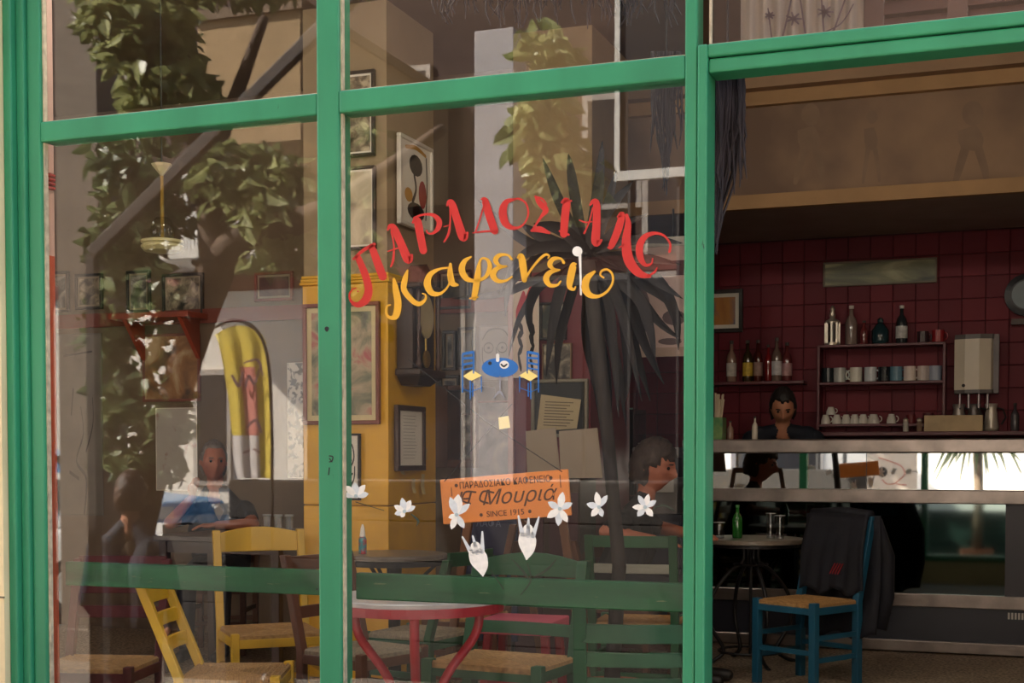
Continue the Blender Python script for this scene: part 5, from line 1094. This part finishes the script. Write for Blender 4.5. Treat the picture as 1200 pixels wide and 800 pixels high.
def leg_(segs, hip, knee, ank, mi=2, toe=(0, -.16, -.03), shoe=3):
    hip, knee, ank = map(Vector, (hip, knee, ank)); segs.append((hip, knee, .095, .066, mi)); segs.append((knee, ank, .064, .045, mi)); segs.append((ank+Vector((0, .03, -.035)), ank+Vector(toe), .04, .034, shoe))
SHOE = M('black_shoe', (20, 18, 18), .5)
def seated(lab, loc, rz, headz, lean, head_yaw, head_pitch, skin, mats, hair_m, hair, arms, sleeve='short', hs=1.0, sz=.47):
    segs = []; hip = Vector((0, .08, sz+.1)); chest = Vector((0, .08-lean*.6, headz-.36)); neck = Vector((0, .06-lean, headz-.15)); hd = Vector((0, .03-lean*1.15, headz))
    torso(segs, hip, chest, neck, hd)
    for s, (el, wr, hdir) in zip((-1, 1), arms):
        sh = chest+Vector((s*.165, 0, .05)); arm(segs, sh, el, wr, sleeve); hand(segs, wr, hdir, -s)
    for s in (-1, 1): leg_(segs, hip+Vector((s*.09, -.02, -.01)), (s*.11, -.36, sz+.03), (s*.11, -.38, .085), toe=(0, -.15, -.045))
    return person(lab, loc, rz, segs, (tuple(hd), head_yaw, head_pitch), skin, mats, hair_m, hair, hs=hs)
# man in the middle pane, facing right
hp = P(739, 547, 3.45)
seated('man in black printed t-shirt seated facing right behind the green chair', (hp.x, 3.45, 0), math.radians(88), hp.z, .14, .0, math.radians(14), SKIN2, [BLACKC, TROU, SHOE], HG, 'long',
       [((-.25, .06, .84), (-.16, -.18, .80), (.3, -1, -.1)), ((.27, -.1, .84), (.08, -.34, .82), (-.4, -1, 0))], hs=1.16)
o = [x for x in bpy.data.objects if x.name.startswith('person')][0]
b = P(740, 592, 3.05-.16); 
# his chair and table
chair('kafeneio_chair', 'brown chair under the man in the black t-shirt', (hp.x, 3.46, 0), math.radians(78+4), CBR, h=.78, sz=.44, grp='brown chairs', slats=(.58, .7))
# man in the left pane, facing right
hl = P(248, 541, 3.5)
seated('grey haired man in dark t-shirt leaning on his hand, left pane', (hl.x, 3.58, 0), math.radians(18), hl.z, .13, math.radians(24), math.radians(6), SKIN2, [NAVYC, TROU, SHOE], HGR, 'receding',
       [((-.24, -.26, .84), (-.1, -.26, 1.0), (.25, -.1, 1)), ((.27, -.22, .83), (.08, -.34, .83), (-1, -.25, 0))], hs=1.02)
chair('kafeneio_chair', 'dark brown chair under the grey haired man in left pane', (hl.x, 3.6, 0), math.radians(18), CBR, h=.8, sz=.44, grp='brown chairs', slats=(.58, .7))
# barman
hb = P(910, 476, YCN+.66)
segs = []; hd = Vector((0, -.02, hb.z)); ck = Vector((0, .04, hb.z-.25)); nk = Vector((0, .02, hb.z-.13))
torso(segs, (0, .06, hb.z-.72), ck, nk, hd, w=.14)
for s in (-1, 1):
    arm(segs, ck+Vector((s*.23, 0, .02)), (s*.29, .08, hb.z-.5), (s*.14, -.08, hb.z-.5), 'long'); hand(segs, (s*.14, -.08, hb.z-.5), (-s*1, -.35, -.1), -s)
    segs.append((Vector((s*.09, .06, hb.z-.75)), Vector((s*.1, .04, .45)), .1, .07, 2)); segs.append((Vector((s*.1, .04, .45)), Vector((s*.1, .05, .09)), .065, .048, 2)); segs.append((Vector((s*.1, .07, .05)), Vector((s*.11, -.1, .045)), .042, .036, 3))
person('barman in dark navy shirt looking down behind the steel bar', (hb.x, YCN+.94, 0), math.radians(6), segs, (tuple(hd), math.radians(4), math.radians(30)), SKIN, [NAVYC, TROU, SHOE], HD, 'swept', hs=1.12)
# passer-by in the street, seen only as a reflection in the left pane
hv = V(153, 580, 2.65); gz0 = -.35
segs = []; H = hv.z; hd = Vector((0, 0, H-gz0)); ck = Vector((0, .02, H-gz0-.34)); nk = Vector((0, .01, H-gz0-.15))
torso(segs, (0, .02, H-gz0-.72), ck, nk, hd, w=.09)
for s in (-1, 1):
    arm(segs, ck+Vector((s*.18, 0, .04)), (s*.25, .02, ck.z-.26), (s*.2, -.16, ck.z-.42), 'long'); hand(segs, (s*.2, -.16, ck.z-.43), (-s*.2, -.5, -1), -s, down=(0, -1, 0))
    hz = H-gz0-.74; segs.append((Vector((s*.09, .02, hz)), Vector((s*.1, 0, hz*.52)), .1, .072, 2)); segs.append((Vector((s*.1, 0, hz*.52)), Vector((s*.1, .03, .09)), .068, .05, 2)); segs.append((Vector((s*.1, .04, .05)), Vector((s*.11, -.12, .045)), .042, .036, 3))
person('brown haired passer-by in dark blue jacket standing in the street, mirrored in the left pane', (hv.x, hv.y, gz0), math.radians(-20), segs, (tuple(hd), 0, .05), SKIN, [M('blue_jacket', (22, 30, 46), .8, .2, 8, .3), M('patterned_trousers', (26, 26, 28), .8, .3, 20, rgb2=(70, 68, 66), thr=(.55, .6)), SHOE], HB, 'long')
# ------------------------------------------------------------------ the street in front (what the panes mirror)
GZ = -.35
struct(MB().box(-40, 20, -6.2, -.04, GZ-.2, GZ).build('pavement', M('pavement_stone', (112, 104, 94), .8, .12, 4, .2)))
RZ_ = lambda y: GZ-.1+(-6.2-y)*.09
struct(MB().hexa([(-40, -20, GZ-1), (20, -20, GZ-1), (20, -6.2, GZ-1), (-40, -6.2, GZ-1), (-40, -20, RZ_(-20)), (20, -20, RZ_(-20)), (20, -6.2, RZ_(-6.2)), (-40, -6.2, RZ_(-6.2))]).build('road', M('asphalt', (84, 80, 78), .85, .15, 20, .3)))
# building across the street
YBd = -13.0
def bz(v, u=500): return V(u, v, -YBd).z
def bx(u): return V(u, 400, -YBd).x
bd = empty('building', (bx(400), YBd, GZ), label='pinkish beige building across the street, mirrored in the panes', cat='building')
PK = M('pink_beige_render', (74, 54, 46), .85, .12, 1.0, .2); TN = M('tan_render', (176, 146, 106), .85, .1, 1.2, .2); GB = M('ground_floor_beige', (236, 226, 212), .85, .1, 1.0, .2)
z1 = bz(312); z2 = bz(330)
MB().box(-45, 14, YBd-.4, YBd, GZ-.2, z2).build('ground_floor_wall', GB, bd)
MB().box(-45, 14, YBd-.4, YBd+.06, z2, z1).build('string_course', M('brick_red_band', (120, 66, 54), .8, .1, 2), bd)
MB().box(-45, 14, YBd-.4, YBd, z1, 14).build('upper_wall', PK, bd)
WN = M('dark_window', (30, 30, 34), .35, .1, 3); WF_ = M('window_frame_grey', (170, 160, 150), .6)
for i, (u0, u1, v0, v1) in enumerate(((690, 745, 120, 240), (760, 830, 150, 300), (440, 500, 90, 200), (300, 345, 150, 290), (90, 150, 60, 200), (688, 830, 330, 562), (233, 266, 440, 562), (362, 540, 338, 560), (604, 684, 338, 560))):  # last four windows added and sized to darken the mirrored ground floor
    x0, x1, za, zb3 = bx(u0), bx(u1), bz(v1, u0), bz(v0, u0)
    f_ = MB().box(x0-.08, x1+.08, YBd, YBd+.05, za-.08, zb3+.08).build('window', WF_, bd); MB().box(x0, x1, YBd+.05, YBd+.06, za, zb3).build('window_pane', WN, f_)
# balcony with white railing
x0, x1 = bx(200), bx(352); zs3 = bz(306, 270)
MB().box(x0, x1, YBd, YBd+1.2, zs3-.12, zs3).build('balcony_slab', M('white_slab', (225, 220, 210), .7), bd)
n = 40
rl_ = MB().box(x0, x1, YBd+1.14, YBd+1.2, zs3+.95, zs3+1.0).build('balcony_rail', M('white_railing', (230, 228, 222), .5), bd)
for i in range(n+1):
    x = x0+(x1-x0)*i/n; MB().box(x-.02, x+.02, YBd+1.15, YBd+1.19, zs3, zs3+.95).build('baluster', MATS['white_railing'], rl_)
# tan projecting wing of the building and light pillars
a, b = V(232, 90, 9), V(352, 90, 9)
t = empty('tan_wall_wing', ((a.x+b.x)/2, a.y, GZ), label='tan rendered wall projecting over the street, mirrored top left', cat='wall')
MB().box(a.x, b.x, YBd, a.y, V(300, 168, 9).z, V(300, 18, 9).z).build('oriel', TN, t); MB().box(a.x-.05, b.x+.05, YBd, a.y+.05, V(300, 18, 9).z, V(300, 6, 9).z).build('coping', M('coping_tan', (120, 98, 76), .8), t)
def pillar(name, u0, u1, vt, Y, mat, lab, dep=.35, vb=None):
    a, b = V(u0, 400, Y), V(u1, 400, Y); t = empty(name, ((a.x+b.x)/2, a.y-dep/2, GZ), label=lab, cat='pillar')
    bevel(MB().box(a.x, b.x, a.y-dep, a.y, GZ-.05, V((u0+u1)/2, vt, Y).z if vt is not None else 6).build('shaft', mat, t), .01); bevel(MB().box(a.x-.03, b.x+.03, a.y-dep-.03, a.y+.03, GZ-.05, GZ+.25).build('plinth', mat, t), .01)
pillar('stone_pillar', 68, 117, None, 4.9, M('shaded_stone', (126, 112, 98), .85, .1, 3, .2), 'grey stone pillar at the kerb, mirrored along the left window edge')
pillar('stone_pillar', 556, 602, 34, 8.0, M('white_pillar_render', (188, 180, 178), .8, .06, 2, .1), 'tall whitish pillar across the pavement, mirrored in the middle pane')
# dark board with white lower edge, mirrored at the upper right of the middle pane
a, b = V(724, 96, 6), V(812, 200, 6)
t = empty('awning_board', ((a.x+b.x)/2, a.y, b.z), label='dark hanging awning board with a white lower edge, mirrored top right', cat='awning')
MB().box(a.x, b.x, a.y-.05, a.y, b.z, a.z+.6).build('board', M('awning_dark', (50, 42, 42), .8), t); MB().box(a.x-.02, b.x, a.y-.02, a.y+.03, b.z-.04, b.z+.03).build('white_edge', M('white_slab', (225, 220, 210)), t); MB().box(a.x-.02, a.x+.02, a.y, a.y+.02, b.z, a.z+.6).build('white_edge', MATS['white_slab'], t)
for x in (a.x+.1, b.x-.1): MB().tube([(x, a.y-.03, a.z+.6), (x, a.y-.03, GZ)], .03, 8).build('pole', IRON, t)
# slanted awning arm above the left pane
a, b = V(108, 298, 2.0), V(250, 158, 2.0)
t = empty('slanted_beam', ((a.x+b.x)/2, a.y, a.z), label='straight dark awning arm slanting across the left pane reflection', cat='beam')
dv = (b-a); e2 = a+dv*3.0
bevel(MB().bar(a-dv*.0, a+dv*2.6, .065, .05, up=(0, 1, 0)).build('arm', M('arm_brown', (62, 50, 44), .6, .12, 6), t), .006)
MB().bar(a, (a.x, a.y, GZ), .05, .05).build('post', MATS['arm_brown'], t)
# ------------------------------------------------------------------ tree and climbers
def leaves(n, centers, size, name, mat, parent, droop=.6):
    """pointed folded leaves scattered in ellipsoids given by (centre, radii, weight)"""
    w_ = np.array([c[2] for c in centers], float); idx = RNG.choice(len(centers), n, p=w_/w_.sum())
    C = np.array([tuple(c[0]) for c in centers])[idx]; Rd = np.array([c[1] for c in centers])[idx]
    d = RNG.normal(size=(n, 3)); d /= np.linalg.norm(d, axis=1)[:, None]; pos = C+d*Rd*(RNG.random((n, 1))**.45)
    ax = RNG.normal(size=(n, 3)); ax[:, 2] = ax[:, 2]*.5-droop; ax /= np.linalg.norm(ax, axis=1)[:, None]
    sd = np.cross(ax, RNG.normal(size=(n, 3))); sd /= np.linalg.norm(sd, axis=1)[:, None]; nr = np.cross(ax, sd)
    L = size*(.6+.8*RNG.random((n, 1))); W = L*.33
    prof = ((0, 0, 0), (.35, 1, .12), (.35, -1, .12), (.35, 0, 0), (.75, .62, .05), (.75, -.62, .05), (.75, 0, -.03), (1.05, 0, -.1))
    vs = np.stack([pos+ax*L*a+sd*W*b+nr*L*c for a, b, c in prof], 1).reshape(-1, 3)
    base = (np.arange(n)*8)[:, None]; F4 = np.array([[0, 2, 3, 3], [0, 3, 1, 1], [2, 5, 6, 3], [3, 6, 4, 1], [5, 7, 6, 6], [6, 7, 4, 4]])
    fs = []
    for q in F4.tolist():
        q2 = q[:3] if q[2] == q[3] else q
        fs += (base+np.array(q2)[None]).tolist()
    me = bpy.data.meshes.new(name); wi = np.array(world_of(parent).inverted()); vs = vs@wi[:3, :3].T+wi[:3, 3]
    me.from_pydata(vs.tolist(), [], fs); me.materials.append(mat); me.update(); o = bpy.data.objects.new(name, me); COL.objects.link(o); o.parent = parent; o['kind'] = 'stuff'; return o
BARK = M('tree_bark', (84, 66, 52), .85, .3, 9, .8, stretch=(1, 1, .3))
YTr = 3.1
base = V(145, 640, YTr); k = 1/PXM(230, YTr)
t = empty('street_tree', (base.x, base.y, GZ), label='mulberry tree with forked trunk outside, mirrored in the left pane', cat='tree')
def limb(pts, rs, name='trunk'):
    P3 = [V(u, v, YTr+dy) for u, v, dy in pts]; q = spline([(p.x, p.y, p.z, r) for p, r in zip(P3, rs)], 5)
    MB().tube([tuple(x[:3]) for x in q], [x[3] for x in q], 14).build(name, BARK, t, smooth=True)
gb = V(205, 835, YTr); vb = 535+(1.25-GZ)*PXM(205, YTr)
limb([(140, vb, .1), (158, 640, .05), (198, 490, 0), (228, 390, 0), (255, 308, 0)], [.15, .11, .1, .1, .12])
limb([(255, 308, 0), (248, 250, 0), (236, 170, .1), (215, 60, .2), (190, -80, .3)], [.11, .09, .085, .07, .05], 'limb')
limb([(255, 308, 0), (290, 275, -.05), (340, 262, -.1), (400, 235, -.2), (520, 150, -.3)], [.11, .09, .08, .06, .03], 'limb')
limb([(240, 200, .05), (270, 130, .3), (310, 20, .5)], [.07, .05, .03], 'limb')
q = V(250, 308, YTr); MB().lathe([(.124, -.012), (.128, 0), (.124, .012)], (q.x, q.y, q.z), 20).build('cable_band', INK, t)
cl = lambda u, v, ru, rv, w_, Y=YTr, ry=.35: (V(u, v, Y), (ru*k, ry, rv*k), w_)
LG = LEAF('mulberry_leaf', (88, 98, 52), .4, (188, 190, 132), .3); LG2 = LEAF('ficus_leaf', (60, 76, 46), .35, (146, 156, 108), .3)
leaves(4200, [cl(170, 40, 60, 60, 3), cl(200, 110, 55, 50, 2), cl(150, 10, 50, 50, 2), cl(290, 210, 70, 40, 2.2), cl(330, 240, 40, 50, 1.2), cl(270, -40, 90, 40, 2), cl(400, -60, 120, 50, 2), cl(330, 300, 26, 16, .5), cl(640, 150, 34, 60, 1.3), cl(670, 210, 32, 40, 1), cl(645, 60, 30, 26, .5), cl(420, 160, 30, 60, .5, ry=.2), cl(435, 330, 20, 60, .3, ry=.15)], .115, 'foliage', LG, t)
leaves(1500, [cl(150, 200, 32, 50, 1.4), cl(145, 290, 28, 60, 1.4), cl(190, 240, 40, 50, 1), cl(140, 390, 24, 60, 1), cl(150, 480, 26, 60, 1.1), cl(195, 480, 24, 70, .8), cl(175, 540, 30, 36, .7), cl(200, 350, 40, 40, .8)], .11, 'hanging_foliage', LG2, t)
# advertising flag
YFl = 4.2
fk = 1/PXM(280, YFl)
fb = V(312, 560, YFl)
t = empty('advertising_flag', (fb.x, fb.y, GZ), label='yellow advertising flag with pink and white lower part, mirrored in the left pane', cat='flag')
edge = [(316, 640), (317, 560), (316, 480), (313, 430), (306, 400), (292, 382), (270, 376), (248, 385)]
n = 14; rows = [(385, 248, 300), (392, 252, 308), (402, 256, 312), (430, 262, 314), (470, 268, 316), (510, 272, 317), (540, 274, 317), (560, 278, 317)]
vs = []; m = MB()
for j, (v, ua, ub) in enumerate(rows):
    for i in range(n+1):
        u = ua+(ub-ua)*i/n; vs.append(V(u, v+(10*(1-i/n) if j == 0 else 0)-(8*math.sin(PI*i/n) if j == 0 else 0), YFl+.014*math.sin(i*1.1+j*.25)))
m.add(vs, [(j*(n+1)+i, j*(n+1)+i+1, (j+1)*(n+1)+i+1, (j+1)*(n+1)+i) for j in range(len(rows)-1) for i in range(n)])
m.mi = [(1 if (j >= 5 and i < 10) else (2 if 3 <= j <= 5 and 4 < i < 10 else 0)) for j in range(len(rows)-1) for i in range(n)]
FM = [LEAF('flag_yellow', (236, 206, 70), .35, (244, 220, 96), .6), LEAF('flag_white', (222, 214, 212), .35, (236, 230, 228), .6), LEAF('flag_pink', (214, 110, 100), .35, (226, 150, 140), .6)]
m.build('cloth', FM, t, smooth=True)
MB().tube([V(316, 700, YFl).lerp(V(316, 640, YFl), .5)*1 if False else Vector((V(318, 640, YFl).x, fb.y, GZ))]+[V(u+2, v-1, YFl) for u, v in spline([(a_, b_) for a_, b_ in edge], 4)], .012, 8).build('pole', IRON, t, smooth=True)
m = MB(); fn = lambda x, y: V(x, y, YFl-.05)
for st in ([(272, 440, 3), (280, 452, 4), (284, 436, 2)], [(288, 452, 3), (292, 440, 3), (298, 450, 3), (304, 432, 2)], [(286, 425, 2), (302, 422, 3), (308, 440, 2)], [(290, 500, 3), (300, 492, 4), (306, 506, 3)], [(286, 530, 3), (292, 528, 3)], [(298, 526, 3), (304, 530, 3)]): stroke(m, st, fn)
m.build('print_marks', M('flag_print', (96, 60, 72), .7), t)
MB().lathe([(.2, 0), (.2, .06), (.05, .08), (.03, .12)], n=20).build('base', DARK, t, local=True)
# dark planter trough added to hide the bright street from the lower panes
a, b = V(268, 562, 4.9), V(830, 562, 4.9)
t = empty('added_planter_trough', ((a.x+b.x)/2, a.y, GZ), label='long dark planter trough added on the pavement to darken the mirrored street', cat='planter')
for (y0, y1) in ((a.y-.4, a.y-.37), (a.y-.03, a.y)):
    for j in range(5): bevel(MB().box(a.x, b.x, y0, y1, GZ+j*(a.z-GZ)/5+.004, GZ+(j+1)*(a.z-GZ)/5-.004).build('plank', M('planter_brown', (38, 32, 28), .7, .2, 6), t), .004)
for x in (a.x, b.x-.03): MB().box(x, x+.03, a.y-.37, a.y-.03, GZ, a.z).build('end_board', MATS['planter_brown'], t)
MB().box(a.x+.03, b.x-.03, a.y-.37, a.y-.03, GZ+.3, a.z-.03).build('soil', M('soil', (46, 36, 28)), t)
a, b = V(190, 614, 4.45), V(264, 614, 4.45)  # planter box added to darken the reflection under the car bonnet
t = empty('added_planter_box', ((a.x+b.x)/2, a.y, GZ), label='small dark planter box added to darken the reflection below the white car', cat='planter')
for (y0, y1) in ((a.y-.35, a.y-.32), (a.y-.03, a.y)):
    for j in range(4): bevel(MB().box(a.x, b.x, y0, y1, GZ+j*(a.z-GZ)/4+.004, GZ+(j+1)*(a.z-GZ)/4-.004).build('plank', MATS['planter_brown'], t), .004)
for x in (a.x, b.x-.03): MB().box(x, x+.03, a.y-.32, a.y-.03, GZ, a.z).build('end_board', MATS['planter_brown'], t)
MB().box(a.x+.03, b.x-.03, a.y-.32, a.y-.03, GZ+.3, a.z-.03).build('soil', M('soil', (46, 36, 28)), t)
# lower green trough added further right to darken the bar mirror
t = empty('added_planter_trough', (.6, -5.0, GZ), label='low green planter trough added on the pavement to darken the bar mirror', cat='planter')
for (y0, y1) in ((-5.2, -5.17), (-4.83, -4.8)):
    for j in range(4): bevel(MB().box(-1.6, 2.8, y0, y1, GZ+j*.22+.004, GZ+(j+1)*.22-.004).build('plank', M('planter_green', (22, 48, 38), .6, .2, 6), t), .004)
for x in (-1.6, 2.77): MB().box(x, x+.03, -5.17, -4.83, GZ, GZ+.88).build('end_board', MATS['planter_green'], t)
MB().box(-1.57, 2.77, -5.17, -4.83, GZ+.3, GZ+.82).build('soil', M('soil', (46, 36, 28)), t)
# poster stand and potted palm on the pavement, seen in the bar mirror
def VM(u, v, y): return P(u, v, 2*(YCN+.02)-y)       # where the mirror shows a thing standing at depth y
ym = -4.6; a, b = VM(1016, 528, ym), VM(1074, 640, ym)
t = empty('poster_stand', ((a.x+b.x)/2, ym, GZ), label='white poster stand with a red line drawing, seen in the bar mirror', cat='poster stand')
bevel(MB().box(a.x, b.x, ym-.02, ym, a.z-.9, a.z).build('board', M('poster_white', (205, 190, 176), .7, .04, 4), t), .004)
for x in (a.x+.04, b.x-.04): MB().box(x-.015, x+.015, ym-.05, ym-.02, GZ, a.z).build('leg', WOOD_B, t)
m = MB(); fm = lambda x, y: Vector((VM(x, y, ym).x, ym+.002, VM(x, y, ym).z))
disc(m, 1034, 553, 6, fm, mi=1)
for st in ([(1030, 536, 1.2), (1042, 540, 1.2), (1056, 546, 1.2), (1060, 556, 1.2), (1050, 566, 1.2), (1062, 568, 1.2)], [(1034, 562, 1.2), (1040, 567, 1.2), (1050, 566, 1.2)]): stroke(m, st, fm, mi=0)
m.build('line_drawing', [M('drawing_red', (170, 70, 60), .7), INK], t)
yp = -4.45; c = VM(1146, 535, yp); cp = Vector((c.x, yp, 1.3))
t = empty('potted_palm', (c.x, yp, GZ), label='potted palm with arching green leaves on the pavement, seen in the bar mirror', cat='plant')
MB().lathe([(.14, 0), (.17, .02), (.2, .38), (.21, .4), (.18, .4)], n=20).build('pot', M('terracotta', (140, 78, 50)), t, local=True)
MB().tube([(0, 0, .36), (.02, 0, 1.0), (0, 0, 1.65)], [.07, .06, .06], 10).build('trunk', M('palm_trunk', (92, 74, 56), .85, .3, 12, .6), t, local=True, smooth=True)
PL = LEAF('palm_leaf', (62, 84, 54), .3, (110, 128, 84))
for i in range(26):
    a_ = i*2.4; r_ = random.uniform(.35, .6); dx, dy = math.cos(a_)*r_, math.sin(a_)*r_*.35
    blade([cp, cp+Vector((dx*.5, dy*.5, random.uniform(.05, .3))), cp+Vector((dx, dy, random.uniform(-.45, .1)))], .05).build('leaf', PL, t, smooth=True)
# ------------------------------------------------------------------ cars
def car(lab, c, rz, paint, L=4.2):
    t = empty('car', (c.x, c.y, RZ_(c.y)), rz, lab, 'car')
    low = [(-L/2, .28), (-L/2, .62), (-L/2+.1, .8), (-L*.18, .9), (L*.3, .92), (L/2-.05, .85), (L/2, .6), (L/2, .28)]
    roof = [(-L*.26, .88), (-L*.1, 1.36), (L*.12, 1.43), (L*.3, 1.36), (L*.42, .9)]
    o = MB().prism([(x, -.84, z) for x, z in low], (0, 1.68, 0)).build('body', paint, t, local=True); bevel(o, .08, 3)
    o = MB().prism([(x, -.72, z) for x, z in roof], (0, 1.44, 0)).build('cabin', paint, t, local=True); bevel(o, .06, 3)
    gl_ = M('car_glass', (22, 26, 32), .05, .05, 3, spec=.8)
    for s in (-1, 1):
        for (xa_, xb_, xc_, xd_) in ((-L*.2, L*.06, L*.06, -L*.09), (L*.08, L*.33, L*.26, L*.08)):
            MB().prism([(xa_, s*.725, .92), (xb_, s*.725, .92), (xc_, s*.725, 1.34), (xd_, s*.725, 1.33)], (0, s*.01, 0)).build('side_window', gl_, t, local=True)
        for x in (-L*.3, L*.3):
            w_ = MB().lathe([(.2, -.09), (.31, -.1), (.33, -.06), (.33, .06), (.31, .1), (.2, .09)], n=24).build('wheel', M('tyre', (26, 26, 28), .8), t, local=True); w_.rotation_euler = (PI/2, 0, 0); w_.location = (x, s*.78, .33)
            h_ = MB()
            for q_ in range(6):
                a_ = q_*PI/3; h_.bar((.04*math.cos(a_), .04*math.sin(a_), -s*.1), (.2*math.cos(a_), .2*math.sin(a_), -s*.1), .05, .02)
            h_.lathe([(.19, -.02), (.215, -.02), (.215, .02), (.19, .02)], (0, 0, -s*.1), 24); h_.lathe([(.01, -.02), (.06, -.02), (.06, .02), (.01, .02)], (0, 0, -s*.1), 16)
            h_.build('hubcap', M('hub_silver', (190, 188, 184), .35, metal=.5), w_, local=True)
    MB().prism([(-L*.262, -.62, .9), (-L*.262, .62, .9), (-L*.105, .6, 1.34), (-L*.105, -.6, 1.34)], (-.012, 0, .004)).build('windscreen', gl_, t, local=True)
    MB().prism([(L*.425, -.62, .92), (L*.425, .62, .92), (L*.31, .6, 1.33), (L*.31, -.6, 1.33)], (.012, 0, .004)).build('rear_window', gl_, t, local=True)
    for s in (-1, 1): MB().box(-L/2-.01, -L/2+.06, s*.6-.15, s*.6+.15, .6, .74).build('headlamp', M('lamp_clear', (220, 220, 215), .1), t, local=True)
    return t
cw = V(238, 640, 7.6); car('white parked car, mirrored at the left side of the left pane', Vector((cw.x-2.1, cw.y, 0)), PI, M('car_white', (225, 224, 220), .2, .02, 3, spec=.7))
cb2 = V(228, 606, 10.3); car('light blue parked car, mirrored small beside the passer-by', Vector((cb2.x-2.1, cb2.y, 0)), PI, M('car_blue', (110, 160, 205), .2, .03, 3, spec=.7))
